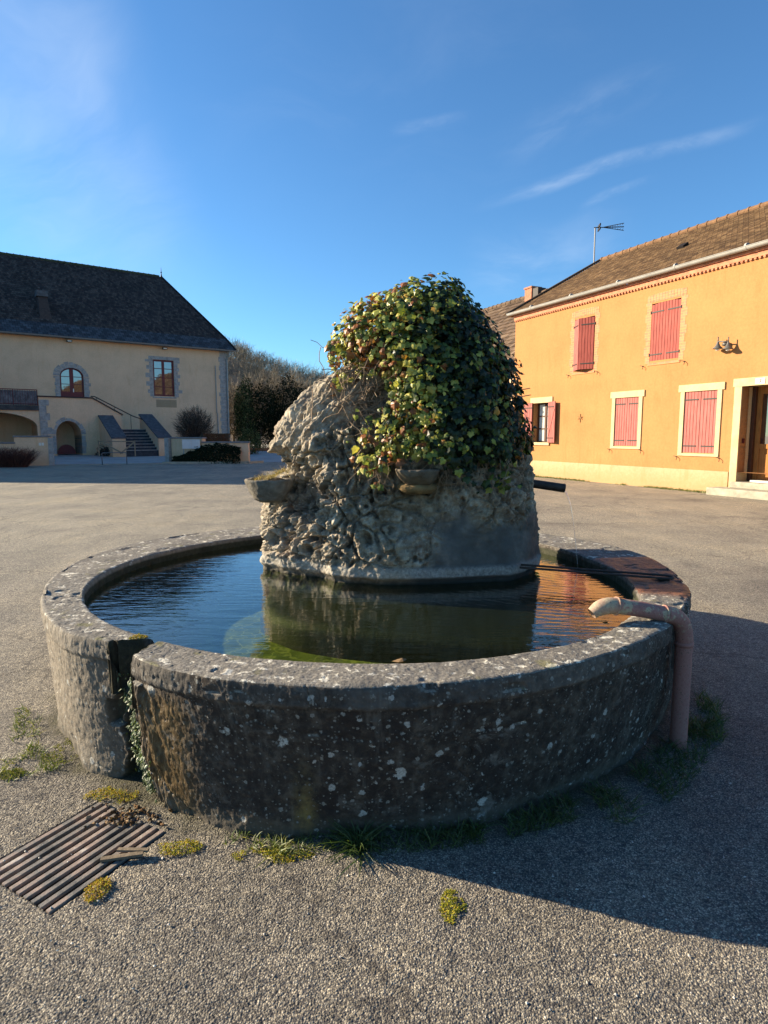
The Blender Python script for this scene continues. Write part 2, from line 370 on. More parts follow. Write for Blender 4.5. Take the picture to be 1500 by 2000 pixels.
REDTWIG = m_leaf('dark red twig bark', [(0., (.06, .025, .022)), (.5, (.10, .04, .034)), (1., (.17, .08, .055))], .8, .0, .1)
DRY = m_leaf('dry grass', [(0., (.16, .11, .05)), (.5, (.36, .27, .12)), (1., (.55, .44, .22))], .8, .2, .1)

def m_water():
    m, t, b = new_mat('still pond water'); p = t.geo(); x, y, z = t.xyz(p)
    t.n.remove(b)
    w1 = t.noise(t.scale(p, 1.0, 4.2, 1.), 3.4, 3., .5, dist=.3)
    w2 = t.noise(t.scale(p, 1.5, 6., 1.), 9., 2., .5)
    # ring ripples round the point where the spout's trickle lands
    dd = t.vmath('DISTANCE', t.comb(x, y, 0.), (1.42, 4.62, 0.), out=1)
    ring = t.math('MULTIPLY', t.math('SINE', t.math('MULTIPLY', t.math('ADD', dd, t.math('MULTIPLY', w1, .06)), 95.)), t.sstep(dd, .0, 2.2, .30, .0))
    h = t.math('ADD', t.math('ADD', w1, t.math('MULTIPLY', w2, .22)), t.math('MULTIPLY', ring, .55))
    nb = t.bump(h, 1., .0022)
    gl = t.node('ShaderNodeBsdfGlossy'); gl.inputs['Roughness'].default_value = .015; t.put(gl.inputs['Normal'], nb)
    tr = t.node('ShaderNodeBsdfTransparent'); t.put(tr.inputs[0], (.74, .84, .52))
    cs = t.math('ABSOLUTE', t.vmath('DOT_PRODUCT', nb, t.geo('Incoming'), out=1))
    k = t.math('ADD', .02, t.math('MULTIPLY', t.math('POWER', t.math('SUBTRACT', 1., cs, clamp=True), 4.4), 1.35), clamp=True)
    mx = t.node('ShaderNodeMixShader'); t.put(mx.inputs[0], k); t.l.new(tr.outputs[0], mx.inputs[1]); t.l.new(gl.outputs[0], mx.inputs[2])
    t.l.new(mx.outputs[0], t.n['Material Output'].inputs[0]); return m
WATER = m_water()
def m_poolfloor():
    m, t, b = new_mat('algae and painted caustics on the floor'); p = t.geo()
    c = t.ramp(t.noise(p, 6., 6., .65), [(.3, (.035, .045, .010)), (.55, (.10, .115, .022)), (.8, (.22, .21, .05))])
    v = t.vor(t.vmath('ADD', p, t.scale(t.noise(p, 4., 3., .6, out='Color'), .5, .5, .5)), 6.5, 'DISTANCE_TO_EDGE')
    c = t.mix(t.sstep(v, .0, .07, .45, 0.), c, (.34, .32, .11))  # lighter wavy web paints caustic light over the algae
    fin(t, b, c, .9, None, .1); return m
FLOORM = m_poolfloor()
def m_glass_dark(name='window glass', col=(.012, .014, .016)):
    m, t, b = new_mat(name); p = t.co()
    fin(t, b, col, .03, t.bump(t.noise(p, 1.3, 2., .5), .12, .02), 1.0); b.inputs['IOR'].default_value = 1.9
    return m
GLASS = m_glass_dark()

def m_render(name, col, stain=(.6, .5, .4), amt=.25, scale=.7):
    streak_amt = amt * .9
    m, t, b = new_mat(name); p = t.co(); x, y, z = t.xyz(p)
    n = t.noise(p, scale, 7., .62); f = t.noise(p, 14., 6., .65)
    c = t.ramp(n, [(.28, tuple(v * .86 for v in col)), (.5, col), (.74, tuple(min(1, v * 1.10) for v in col))])
    c = t.mix(1., c, t.ramp(f, [(.3, .90), (.7, 1.07)]), 'MULTIPLY')
    s = t.math('MULTIPLY', t.sstep(t.noise(t.scale(p, 2., 2., .6), 1.4, 6., .65), .52, .75), amt)
    c = t.mix(s, c, tuple(a * b_ for a, b_ in zip(col, stain)))
    run_ = t.math('MULTIPLY', t.sstep(t.noise(t.comb(t.math('MULTIPLY', x, 5.), y, t.math('MULTIPLY', z, .35)), 1.2, 6., .7), .54, .70), streak_amt); c = t.mix(run_, c, tuple(a * (b_ + .06) for a, b_ in zip(col, stain)))
    pt_ = t.sstep(t.noise(p, 1.1, 3., .5), .60, .62, 0., amt * .35); c = t.mix(pt_, c, tuple(min(1., a * 1.12) for a in col))
    low = t.math('MULTIPLY', t.sstep(t.math('ADD', z, t.math('MULTIPLY', f, .5)), .3, 1.1, 1., 0.), amt)
    c = t.mix(low, c, tuple(a * b_ for a, b_ in zip(col, stain)))
    fin(t, b, c, .93, t.bump(t.math('ADD', t.noise(p, 45., 5., .7), t.math('MULTIPLY', n, .6)), .35, .02), .15); return m
ORANGE = m_render('orange lime render', (.41, .198, .076), (.80, .76, .70), .6)
PLINTH = m_render('pale yellow plinth render', (.47, .34, .20), (.78, .66, .50), .7)
TAN = m_render('tan roughcast render', (.70, .475, .30), (.80, .72, .62), .5)
CREAM = m_render('cream dressed stone', (.53, .41, .235), (.8, .7, .6), .4, 2.)
GREYST = m_stone('grey dressed stone', [(.20, .18, .165), (.33, .31, .285), (.47, .44, .40)], 5., .5)
SLATE = m_stone('slate slab', [(.055, .055, .058), (.09, .09, .095), (.15, .15, .155)], 5., .3)
CONC = m_stone('rough concrete step', [(.20, .18, .14), (.33, .30, .23), (.45, .41, .32)], 5., .6)
GRAVELC = m_stone('paved forecourt', [(.27, .25, .235), (.35, .33, .305), (.43, .41, .375)], .9, .3)
def m_brickface():
    m, t, b = new_mat('painted brick surround'); p = t.co()
    x, y, z = t.xyz(p); uv = t.comb(x, z, 0.)
    br = t.node('ShaderNodeTexBrick'); t.put(br.inputs['Vector'], uv); t.put(br.inputs['Color1'], (.46, .165, .10)); t.put(br.inputs['Color2'], (.52, .22, .13)); t.put(br.inputs['Mortar'], (.50, .28, .12))
    t.put(br.inputs['Scale'], 1.); t.put(br.inputs['Brick Width'], .22); t.put(br.inputs['Row Height'], .075); t.put(br.inputs['Mortar Size'], .008)
    c = t.mix(t.sstep(t.noise(p, 9., 5., .6), .45, .6, 0., .55), br.outputs[0], (.48, .25, .095))
    fin(t, b, c, .9, t.bump(t.noise(p, 40., 4., .6), .4, .01), .2); return m
BRICKS = m_brickface()
def m_shutter(name, c0, c1):
    m, t, b = new_mat(name); p = t.co()
    n = t.noise(t.scale(p, 1., 1., .12), 26., 6., .65)
    fin(t, b, t.ramp(n, [(.3, c0), (.6, c1), (.8, tuple(min(1, v * 1.25) for v in c1))]), .7, t.bump(n, .3, .005), .25); return m
SHUT = m_shutter('faded pink red paint', (.27, .075, .062), (.38, .125, .105))
SHUTW = m_shutter('weathered and shaded deep red paint', (.20, .035, .028), (.33, .075, .055))
IRON = m_simple('black iron', (.03, .025, .022), .6, .3, 20., .3, 90.)
ZINC = m_simple('zinc gutter', (.33, .32, .29), .6, .15, 3., 0, 60, .3, .0)
def m_roof(name, cols, tw, rowh, groove=.5, spots=None):
    """tiles from the UV map: u along the eave, v up the slope (metres)"""
    m, t, b = new_mat(name); uv = t.node('ShaderNodeUVMap').outputs[0]; u, v, _ = t.xyz(uv)
    row = t.math('FLOOR', t.math('DIVIDE', v, rowh)); off = t.math('MULTIPLY', t.math('MODULO', row, 2.), .5)
    cu = t.math('ADD', t.math('DIVIDE', u, tw), off); ci = t.math('FLOOR', cu); fr = t.math('FRACT', cu)
    wn = t.node('ShaderNodeTexWhiteNoise', noise_dimensions='2D'); t.put(wn.inputs[0], t.comb(ci, row, 0.))
    c = t.ramp(wn.outputs[0], [(0., cols[0]), (.35, cols[1]), (.7, cols[2]), (1., cols[3])])
    p = t.co()
    c = t.mix(1., c, t.ramp(t.noise(p, .8, 5., .65), [(.3, .7), (.55, 1.), (.75, 1.2)]), 'MULTIPLY')
    if spots: c = t.mix(t.sstep(t.noise(p, 7., 6., .7), .58, .66, 0., .6), c, spots)
    edge = t.math('MINIMUM', fr, t.math('SUBTRACT', 1., fr))
    gap = t.sstep(edge, .0, .09)
    c = t.mix(gap, tuple(x * .45 for x in cols[0]), c)
    h = t.math('ADD', t.math('MULTIPLY', gap, groove), t.math('MULTIPLY', t.noise(p, 30., 4., .6), .4))
    fin(t, b, c, .88, t.bump(h, .6, .03), .2); return m
ROOFB = m_roof('brown flat clay tiles', [(.070, .040, .021), (.105, .062, .031), (.145, .088, .043), (.21, .132, .068)], .17, .13, .5, (.22, .165, .085))
ROOFD = m_roof('dark aged clay tiles', [(.030, .023, .021), (.048, .036, .032), (.068, .050, .042), (.10, .074, .060)], .17, .24, .5, (.05, .05, .035))
ROOFS = m_roof('blue grey slate', [(.038, .040, .046), (.052, .056, .064), (.068, .074, .084), (.09, .097, .108)], .3, .24, .3)
ROOFP = m_roof('dark interlocking tiles', [(.075, .05, .033), (.11, .075, .05), (.15, .10, .065), (.20, .14, .09)], .24, .34, 1.)
WOOD = m_shutter('varnished oak door', (.20, .075, .018), (.36, .15, .035))
BROWNW = m_simple('dark stained frame', (.07, .028, .015), .5, .2, 12.)
MAROON = m_simple('dark maroon paint', (.13, .022, .024), .5, .15, 10.)
WHITEP = m_simple('off white enamel', (.70, .68, .60), .4, .08, 6.)
DARKIN = m_simple('dark interior', (.02, .016, .014), .9, .2, 4.)
CURTAIN = m_simple('white lace curtain', (.55, .55, .50), .9, .2, 40.)
LAMPM = m_simple('grey painted steel lamp', (.10, .095, .085), .45, .2, 15., 0, 60, .4)
EARTH = m_simple('damp soil', (.06, .042, .025), .95, .5, 30., .8, 80.)
WOODW = m_simple('weathered grey wood', (.16, .125, .085), .85, .35, 9., .4, 50.)

# ================================================================ GROUND
CX, CY = -.13, 4.25
GA, GB, GC, GD = [np.array(v) for v in ((-1.243, 2.58), (-.871, 2.366), (-1.104, 1.929), (-1.72, 2.31))]   # drain grate corners
def in_par(P, o, e1, e2, pad=0.):
    d = P - o; M = np.linalg.inv(np.stack([e1, e2], 1)); w = d @ M.T
    l1, l2 = np.linalg.norm(e1), np.linalg.norm(e2)
    return (w[:, 0] > -pad / l1) & (w[:, 0] < 1 + pad / l1) & (w[:, 1] > -pad / l2) & (w[:, 1] < 1 + pad / l2)
gx = GB - GA; gy = (GC - GB) * 1.0                                                                # across the bars, along the bars
def axis_x(step, core, lim, g):
    v = list(np.arange(0, core, step)); s = step
    while v[-1] < lim: s *= g; v.append(v[-1] + s)
    v[-1] = lim; return np.array([-q for q in v[:0:-1]] + v)
xs = axis_x(.0034, 1.5, 6., 1.012)
ys = [1.25]
while ys[-1] < 9.: ys.append(ys[-1] + .0030 * (max(ys[-1], 1.6) / 1.6) ** (1.25 if ys[-1] < 2.5 else 2.2))
ys[-1] = 9.; ys = np.array(ys)
XX, YY = np.meshgrid(xs, ys, indexing='ij'); P2 = np.stack([XX.ravel(), YY.ravel()], 1)
f1, f2, cell = worley2(P2 * 180 + vnoise(np.c_[P2 * 60, np.zeros(len(P2))])[:, None] * .25)
peb = np.clip(1 - f1 * 1.15, 0, 1) ** .6 * (.45 + .75 * cell) * np.clip((f2 - f1) * 4, 0, 1) ** .5
z = .0036 * peb - .0025 + .0016 * vnoise(np.c_[P2 * 22, np.zeros(len(P2))], 4) + .006 * vnoise(np.c_[P2 * 1.3, np.zeros(len(P2))], 5)
fade = sst(P2[:, 1], 9., 7.) * sst(np.abs(P2[:, 0]), 6., 5.) * sst(P2[:, 1], 1.25, 1.35)
z *= fade
z[in_par(P2, GA, gx, gy)] = -.14
V = np.c_[P2, z]; fc = grid_faces(len(xs), len(ys)); n0 = len(V)
bigX, bigN, bigF = 900., -900., 900.
V = np.r_[V, [(-bigX, bigN, 0), (bigX, bigN, 0), (bigX, 1.25, 0), (-bigX, 1.25, 0), (-bigX, 9, 0), (bigX, 9, 0), (bigX, bigF, 0), (-bigX, bigF, 0),
              (-6, 1.25, 0), (-6, 9, 0), (6, 1.25, 0), (6, 9, 0)]]
fc = np.r_[fc, n0 + np.array([(0, 1, 2, 3), (4, 5, 6, 7), (3, 8, 9, 4), (10, 2, 5, 11)])]
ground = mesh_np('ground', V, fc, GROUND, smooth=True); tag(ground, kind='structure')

# paved forecourt in front of the left building, rising gently to it, with its kerb
PB = Vector((-16.989, 47.)); U2 = Vector((.8, .6)); V2 = Vector((-.6, .8)); GZ = .30
MBL = Matrix(((.8, -.6, 0, PB.x), (.6, .8, 0, PB.y), (0, 0, 1, 0), (0, 0, 0, 1)))
b = MB()
b.poly([(-17.0, 33.2, .012), (-11.9, 34.9, .012), (-7.7, 35.2, .012), (-2.0, 38, .012), (-2, 60, GZ + .1), (-28.6, 40.0, GZ), (-40, 30, GZ - .1), (-22, 31.2, .012)], 0)
tag(b.build('pavement', GRAVELC), kind='structure')
b = MB()
kp = [(-24, 30.3), (-17.3, 32.6), (-14.2, 33.6), (-11.9, 34.2), (-7.4, 34.5), (-6.8, 35.6)]
for a, c in zip(kp, kp[1:]):
    a, c = Vector((*a, 0)), Vector((*c, 0)); d = (c - a).normalized(); nrm_ = Vector((-d.y, d.x, 0)) * .08
    hk = .11 if a.x > -12.5 or c.x < -17 else .03
    b.prism([a - nrm_, c - nrm_, c + nrm_, a + nrm_], (0, 0, hk))
tag(b.build('kerb', CONC), kind='structure')

# ================================================================ BASIN
def four(th, co):
    r = np.full_like(th, co[0])
    for k in range(1, 4): r = r + co[2 * k - 1] * np.cos(k * th) + co[2 * k] * np.sin(k * th)
    return r
RO = lambda th: four(th, [2.0859, .0053, .0998, -.0227, -.017, .0071, .0563]) - .10 * np.exp(-((th - R(-123)) / R(7)) ** 2)
RI = lambda th: four(th, [1.7392, .0123, -.0384, -.0516, .0009, -.0303, -.0137])
TN = R(-119.5)      # spill notch
# angular samples: finer on the side towards the camera and finest at the notch
tt = np.linspace(0, 2 * np.pi, 200001); w = .55 + 1.1 * np.exp(-((np.mod(tt + np.pi - R(-100), 2 * np.pi) - np.pi) / 1.3) ** 2) + 5 * np.exp(-((np.mod(tt + np.pi - TN, 2 * np.pi) - np.pi) / R(7)) ** 2) + 3 * np.exp(-((np.mod(tt + np.pi - R(-37), 2 * np.pi) - np.pi) / R(6)) ** 2)
cw = np.cumsum(w); cw = (cw - cw[0]) / (cw[-1] - cw[0]); th = np.interp(np.linspace(0, 1, 2300, endpoint=False), cw, tt)
th = np.mod(th + np.pi, 2 * np.pi) - np.pi
ro, ri = RO(th), RI(th)
# profile: (kind, t, z, offset)
prof = [(0, .02, .03)] + [(0, q, zq) for zq, q in [(.30, .01), (.50, 0.), (.58, 0.), (.62, .0), (.645, .0), (.664, .001), (.674, .005), (.679, .012)]]
ntop = 34
prof += [(2, (k + 1) / (ntop + 1), .68) for k in range(ntop)]
prof += [(1, q, zq) for zq, q in [(.680, -.011), (.675, -.004), (.666, -.001)]]
prof += [(1, 0., zq) for zq in np.linspace(.655, .600, 9)] + [(1, -.003, .592), (1, -.010, .585)]
prof += [(3, (.58 - zq) / .58, zq) for zq in np.linspace(.578, -.04, 84)]
nv = len(prof); TH = np.repeat(th[:, None], nv, 1); RR = np.zeros((len(th), nv)); ZZ = RR.copy()
for j, (k, q, zq) in enumerate(prof):
    if k == 0: RR[:, j] = ri + q
    elif k == 1: RR[:, j] = ro + q
    elif k == 3: RR[:, j] = ro - .014 - q * (.03 + .12 * np.exp(-((th - R(-75)) / R(45)) ** 2))
    else: RR[:, j] = ri + .02 + (ro - ri - .04) * q
    ZZ[:, j] = zq
kinds = np.array([k for k, _, _ in prof])
X = CX + RR * np.cos(TH); Y = CY + RR * np.sin(TH)
P = np.stack([X, Y, ZZ], -1).reshape(-1, 3)
zf = ZZ.ravel(); isw = np.repeat(((kinds == 1) | (kinds == 3))[None], len(th), 0).ravel(); ist = np.repeat((kinds == 2)[None], len(th), 0).ravel()
rad = np.stack([np.cos(TH), np.sin(TH)], -1).reshape(-1, 2)
nrm = np.where(isw[:, None], np.c_[rad, np.zeros(len(P))], np.where(ist[:, None], np.array([[0, 0, 1.]]), np.c_[-rad, np.zeros(len(P))]))
d1 = fbm(P * 9, 4, 1) * .0035 + fbm(P * 45, 4, 2, .6) * .0028 + fbm(P * 2.2, 2, 3) * .012
pit = worley(P * 34, 5)[0]; d1 -= .0045 * sst(pit, .24, .08)
low = sst(P[:, 2], .12, 0.) * isw; crk = np.abs(fbm(np.c_[P[:, 0] * 1.4, P[:, 1] * 1.4, P[:, 2] * 3.2], 4, 71)); d1 -= .007 * sst(crk, .018, .004) * isw; chip = sst(fbm(P * 6.5, 3, 73), .42, .62) * (zf > .62) * (isw | ist); d1 -= .012 * chip; d1 += low * .02 * fbm(P * 5, 3, 8)
d1[ist] *= .7
P = P + nrm * d1[:, None]
thf = TH.ravel(); rf = RR.ravel(); zf = ZZ.ravel()
# spill notch
arc = (np.mod(thf - TN + np.pi, 2 * np.pi) - np.pi) * rf
rn = (rf - RI(thf)) / (RO(thf) - RI(thf))
wob = fbm(np.c_[zf * 9, np.zeros(len(zf)), np.ones(len(zf)) * 3], 3, 11)
half = .022 + (.088 + .020 * fbm(P * 22, 3, 12)) * np.clip(rn, 0, 1); sh = .0 - .055 * np.clip(rn, 0, 1)
m_top = sst(np.abs(arc - sh), half + .004, half - .004) * (zf > .5)
ztgt = .612 - .17 * np.clip(rn, 0, 1) ** .5 + .008 * wob
P[:, 2] = np.where(isw | ist | (zf > .6), P[:, 2] * (1 - m_top) + np.minimum(P[:, 2], ztgt) * m_top, P[:, 2])
# ragged channel eaten into the wall below it
cen = -.07 + .03 * wob + .02 * np.sin(zf * 14); hw = .080 + .022 * fbm(np.c_[zf * 16, arc * 3, np.ones(len(zf))], 3, 21) + .03 * sst(zf, .22, .05)
m_ch = sst(np.abs(arc - cen), hw + .012, hw - .006) * isw * sst(zf, -.02, .02)
dep = (.085 + .03 * fbm(P * 20, 3, 31)) * m_ch
P[:, :2] -= rad * dep[:, None]
hl = sst(np.abs(arc + .20), .05, .035) * sst(np.abs(zf - .33), .07, .05) * isw   # hollow left of the channel
P[:, :2] -= rad * (hl * .05)[:, None]
crust = np.exp(-((arc - .09) / .11) ** 2) * isw * (zf < .57)                     # lime crust to its right
P[:, :2] += rad * (crust * (.012 + .018 * fbm(np.c_[P[:, :2] * 26, P[:, 2] * 7], 4, 41)))[:, None]
# recess in the outer wall where the red pipe stands
mp = sst(np.abs(thf - R(-36.5)), R(4.6), R(4.1)) * (isw | (ist & (rn > .62)))
lim = 1.93 + 0 * rf; newr = np.where(rf > lim, rf * (1 - mp) + lim * mp, rf)
P[:, 0] += (newr - rf) * rad[:, 0]; P[:, 1] += (newr - rf) * rad[:, 1]
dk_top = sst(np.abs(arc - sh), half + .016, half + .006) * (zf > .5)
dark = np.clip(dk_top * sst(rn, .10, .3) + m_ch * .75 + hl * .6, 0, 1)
basin = empty('fountain_basin', (CX, CY, 0))
tag(basin, 'big round stone basin full of water with white lichen spots and a broken mossy notch', 'fountain basin')
o = mesh_np('basin_wall', P - [CX, CY, 0], grid_faces(len(th), nv, True), BASIN, basin, smooth=True, col=np.c_[dark, dark, dark])
# the basin floor
a_ = np.linspace(0, 2 * np.pi, 97)[:-1]
rr_ = np.linspace(.0, 1.80, 30); fl = np.array([(r * math.cos(a), r * math.sin(a), .33 + .03 * math.sin(3 * a + r * 4) * r * .4) for a in a_ for r in rr_])
mesh_np('basin_floor', fl, grid_faces(len(a_), len(rr_), True), FLOORM, basin, smooth=True)
# water sheet
aw = np.linspace(0, 2 * np.pi, 181)[:-1]; rw = RI(aw) + .012
wv = [(CX, CY, .603)] + [(CX + r * math.cos(a), CY + r * math.sin(a), .603) for a, r in zip(aw, rw)]
water = mesh_np('water', wv, [(0, i + 1, (i + 1) % 180 + 1) for i in range(180)], WATER); tag(water, kind='structure')

def resample0(pts, n):
    pts = np.array(pts, float); s_ = np.r_[0, np.cumsum(np.linalg.norm(np.diff(pts, axis=0), axis=1))]; q = np.linspace(0, s_[-1], n)
    P_ = np.stack([np.interp(q, s_, pts[:, k]) for k in range(pts.shape[1])], 1)
    for _ in range(4): P_[1:-1] = (P_[:-2] + 2 * P_[1:-1] + P_[2:]) / 4
    return [tuple(v) for v in P_]
# ================================================================ ROCK
zk = np.array([.10, .50, .66, .97, 1.07, 1.20, 1.32, 1.50, 1.62, 1.757, 1.884, 1.993, 2.119, 2.262, 2.40, 2.50, 2.58])
xl = np.array([-.86, -.85, -.84, -.84, -.82, -.75, -.73, -.80, -.76, -.66, -.52, -.38, -.22, -.07, .05, .16, .30])
zr_ = np.array([.10, .51, .78, 1.01, 1.275, 1.461, 1.573, 1.757, 1.939, 2.119, 2.298, 2.404, 2.50, 2.58])
xr = np.array([1.10, 1.10, 1.11, 1.10, 1.075, 1.03, .97, .90, .83, .73, .60, .50, .42, .34])
zb = np.array([.1, .66, 1.2, 1.5, 1.8, 2.1, 2.4, 2.58]); yf = np.array([4.09, 4.09, 4.14, 4.20, 4.28, 4.36, 4.48, 4.62])
yb = np.array([5.22, 5.22, 5.18, 5.12, 5.04, 4.94, 4.84, 4.70])
def rock_pt(th, z):
    x, y = rock_pt0(th, z); l = np.interp(z, zk, xl)
    nx, ny = -.66, -.751; k = sst(z, 1.9, 1.4)
    dd = (x - (l + .50)) * nx + (y - 4.10) * ny; dd = np.maximum(dd + .015, 0) * k
    return x - dd * nx, y - dd * ny
def rock_pt0(th, z):
    l, r = np.interp(z, zk, xl), np.interp(z, zr_, xr); f, b_ = np.interp(z, zb, yf), np.interp(z, zb, yb)
    cx = .62 * l + .38 * r if False else (l + r) / 2; cy = (f + b_) / 2; a = (r - l) / 2; bb = (b_ - f) / 2
    c, s = np.cos(th), np.sin(th); e = 2 / np.interp(z, [.6, 1.2, 2.], [2.7, 2.6, 2.3])
    return cx + a * np.sign(c) * np.abs(c) ** e, cy + bb * np.sign(s) * np.abs(s) ** e
nz = 500; nth = 1000
zs = np.linspace(.10, 2.58, nz); ta = np.linspace(0, 2 * np.pi, 40001)
wa = 1 + .9 * np.exp(-((ta - 1.5 * np.pi) / 1.4) ** 2); ca = np.cumsum(wa); ca = (ca - ca[0]) / (ca[-1] - ca[0])
tr_ = np.interp(np.linspace(0, 1, nth, endpoint=False), ca, ta)
TT, ZR = np.meshgrid(tr_, zs, indexing='ij'); xr0, yr0 = rock_pt(TT.ravel(), ZR.ravel()); P = np.stack([xr0, yr0, ZR.ravel()], 1)
Pg = P.reshape(nth, nz, 3); du = np.roll(Pg, -1, 0) - np.roll(Pg, 1, 0); dv = np.gradient(Pg, axis=1); N = np.cross(du, dv); N /= np.linalg.norm(N, axis=-1, keepdims=True) + 1e-9; N = N.reshape(-1, 3)
x_, y_, z_ = P.T
wx = np.c_[fbm(P * 3, 3, 50), fbm(P * 3, 3, 60), fbm(P * 3, 3, 70)] * .05
smooth_patch = sst(x_ + .22 * fbm(P * 4, 4, 80) + .35 * (1.05 - z_), .18, .50) * sst(z_ + .12 * fbm(P * 6, 4, 85), 1.12, .95) * (y_ < 4.6)
base_lip = sst(z_, .735, .70)
rough = (1 - smooth_patch * .93) * (1 - base_lip * .85)
rough *= .55 + .45 * sst(x_, .2, -.2)
w1 = worley((P + wx) * 7.5, 90); w2 = worley((P + wx * .6) * 19, 95)
coral = sst(fbm((P + wx) * 5, 3, 100), -.1, .35)
slope_face = sst(z_ - (1.57 + .55 * (x_ + .3)), 0, .12) * sst(x_, .35, .1)     # striated sloping upper left face
d = .055 * fbm(P * 2.6, 3, 110)
w3 = worley((P + wx * .3) * 34, 97); pick2 = (w2[2] > .35); pick3 = (w3[2] > .45)
d += rough * (1 - .88 * slope_face) * (-.065 * sst(w1[0], .50, .20) * (w1[2] > .3) - .045 * sst(w1[1] - w1[0], .16, .0) - .045 * sst(w2[0], .48, .22) * pick2 * (.4 + coral)
     - .022 * sst(w3[0], .45, .25) * pick3 * (.4 + .8 * coral) + .022 * fbm(P * 18, 4, 120, .65) + .030)
stri = fbm(np.c_[(x_ * .75 - z_ * .66) * 16, y_ * 7, (x_ * .66 + z_ * .75) * 2.6], 4, 130, .55)
d += slope_face * .042 * stri
d += fbm(P * 40, 3, 140, .6) * .006 * (.25 + rough)
# sheltered cavity under the left bowl and a rib beside it
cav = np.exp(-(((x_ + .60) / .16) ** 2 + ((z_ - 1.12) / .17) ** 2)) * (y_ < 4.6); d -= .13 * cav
d += .05 * np.exp(-(((x_ + .42 + .25 * (1.15 - z_)) / .045) ** 2)) * sst(z_, .85, .95) * sst(z_, 1.45, 1.3) * (y_ < 4.5)
niche = np.exp(-(((x_ + .70) / .09) ** 2 + ((z_ - 1.38) / .11) ** 2)); d -= .07 * niche
d += .018 * base_lip - .03 * sst(z_, .66, .62)
d -= .03 * smooth_patch * 0
P = P + N * d[:, None]
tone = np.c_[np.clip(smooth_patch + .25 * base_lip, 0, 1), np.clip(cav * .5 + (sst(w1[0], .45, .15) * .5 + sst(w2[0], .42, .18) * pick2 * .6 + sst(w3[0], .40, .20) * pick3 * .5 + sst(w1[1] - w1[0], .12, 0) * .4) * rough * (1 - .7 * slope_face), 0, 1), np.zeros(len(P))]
rock = empty('fountain_rock', (.1, 4.65, .1)); tag(rock, 'tall pitted tufa boulder rising from the middle of the basin, half hidden by ivy', 'rock')
top_i = len(P); Pv = np.r_[P, [[.32, 4.66, 2.60]]] - [.1, 4.65, .1]; tone = np.r_[tone, [[0, 0, 0]]]
f = [tuple(q) for q in grid_faces(nth, nz, True)] + [(i * nz + nz - 1, ((i + 1) % nth) * nz + nz - 1, top_i) for i in range(nth)]
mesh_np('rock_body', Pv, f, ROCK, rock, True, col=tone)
ft = [(-.80, 4.2), (-.78, 3.85), (-.60, 3.58), (-.2, 3.44), (.4, 3.27), (.95, 3.12), (1.28, 3.2), (1.42, 3.6), (1.42, 4.2), (1.2, 4.9), (.6, 5.4), (-.3, 5.4), (-.75, 4.9)]  # added submerged slab, shaped as the rock's shadow on the basin floor
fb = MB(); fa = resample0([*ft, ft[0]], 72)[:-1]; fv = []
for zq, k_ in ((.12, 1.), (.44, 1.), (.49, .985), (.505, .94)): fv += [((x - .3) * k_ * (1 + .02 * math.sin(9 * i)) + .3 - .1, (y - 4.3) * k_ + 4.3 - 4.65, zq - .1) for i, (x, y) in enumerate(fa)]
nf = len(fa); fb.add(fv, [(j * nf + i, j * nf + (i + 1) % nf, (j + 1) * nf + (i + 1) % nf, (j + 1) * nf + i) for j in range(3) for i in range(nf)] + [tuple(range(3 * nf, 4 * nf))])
fb.build('shadow_slab', m_simple('black underwater shadow', (.003, .0035, .002), .7, .5, 9., .4), rock, True)
def bowl(name, c, r, h, sx=1., sy=1., mat=None, parent=None, lip=.03, seed=0):
    pr = [(.02, -h), (r * .42, -h * .98), (r * .62, -h * .86), (r * .80, -h * .60), (r * .92, -h * .32), (r * .985, -h * .08), (r, -.004), (r * .985, .008), (r - lip, .006), (r - lip - .01, -.02), (r * .6, -h * .35), (.0, -h * .42)]
    n = 96; q = []
    # resample the profile
    seg = np.cumsum([0] + [math.dist(a, c_) for a, c_ in zip(pr, pr[1:])]); tq = np.linspace(0, seg[-1], 70)
    pr2 = np.c_[np.interp(tq, seg, [p_[0] for p_ in pr]), np.interp(tq, seg, [p_[1] for p_ in pr])]
    an = np.linspace(0, 2 * np.pi, n, endpoint=False); A, I = np.meshgrid(an, np.arange(70), indexing='ij')
    V = np.stack([np.cos(A) * pr2[I, 0] * sx, np.sin(A) * pr2[I, 0] * sy, pr2[I, 1]], -1).reshape(-1, 3)
    V += .007 * np.stack([fbm((V + seed) * 14, 4, 7 + k) for k in range(3)], 1)
    return mesh_np(name, V + np.array(c), grid_faces(n, 70, True), mat or ROCK, parent, True, col=np.tile([[.7, 0, 0]], (len(V), 1)))
RO_ = np.array([.1, 4.65, .1])
bowl('stone_bowl', np.array([-.80, 4.42, 1.262]) - RO_, .165, .150, 1.0, 1.0, None, rock, seed=3)['label'] = 'stone bowl holding dry grass, sticking out on the left of the rock'
bowl('stone_bowl', np.array([.215, 4.07, 1.352]) - RO_, .145, .100, .98, .9, None, rock, seed=9)['label'] = 'lichen spotted stone bowl at the middle of the rock, under the ivy'
b = MB(); b.lathe([(.0, -.05), (.09, -.045), (.125, -.02), (.13, 0), (.11, .02), (.0, .03)], Vector((.215, 4.12, 1.245)) - Vector(RO_), 32)
b.build('ledge', m_simple('ochre stained stone', (.20, .13, .055), .9, .45, 14., .8, 50.), rock, True)

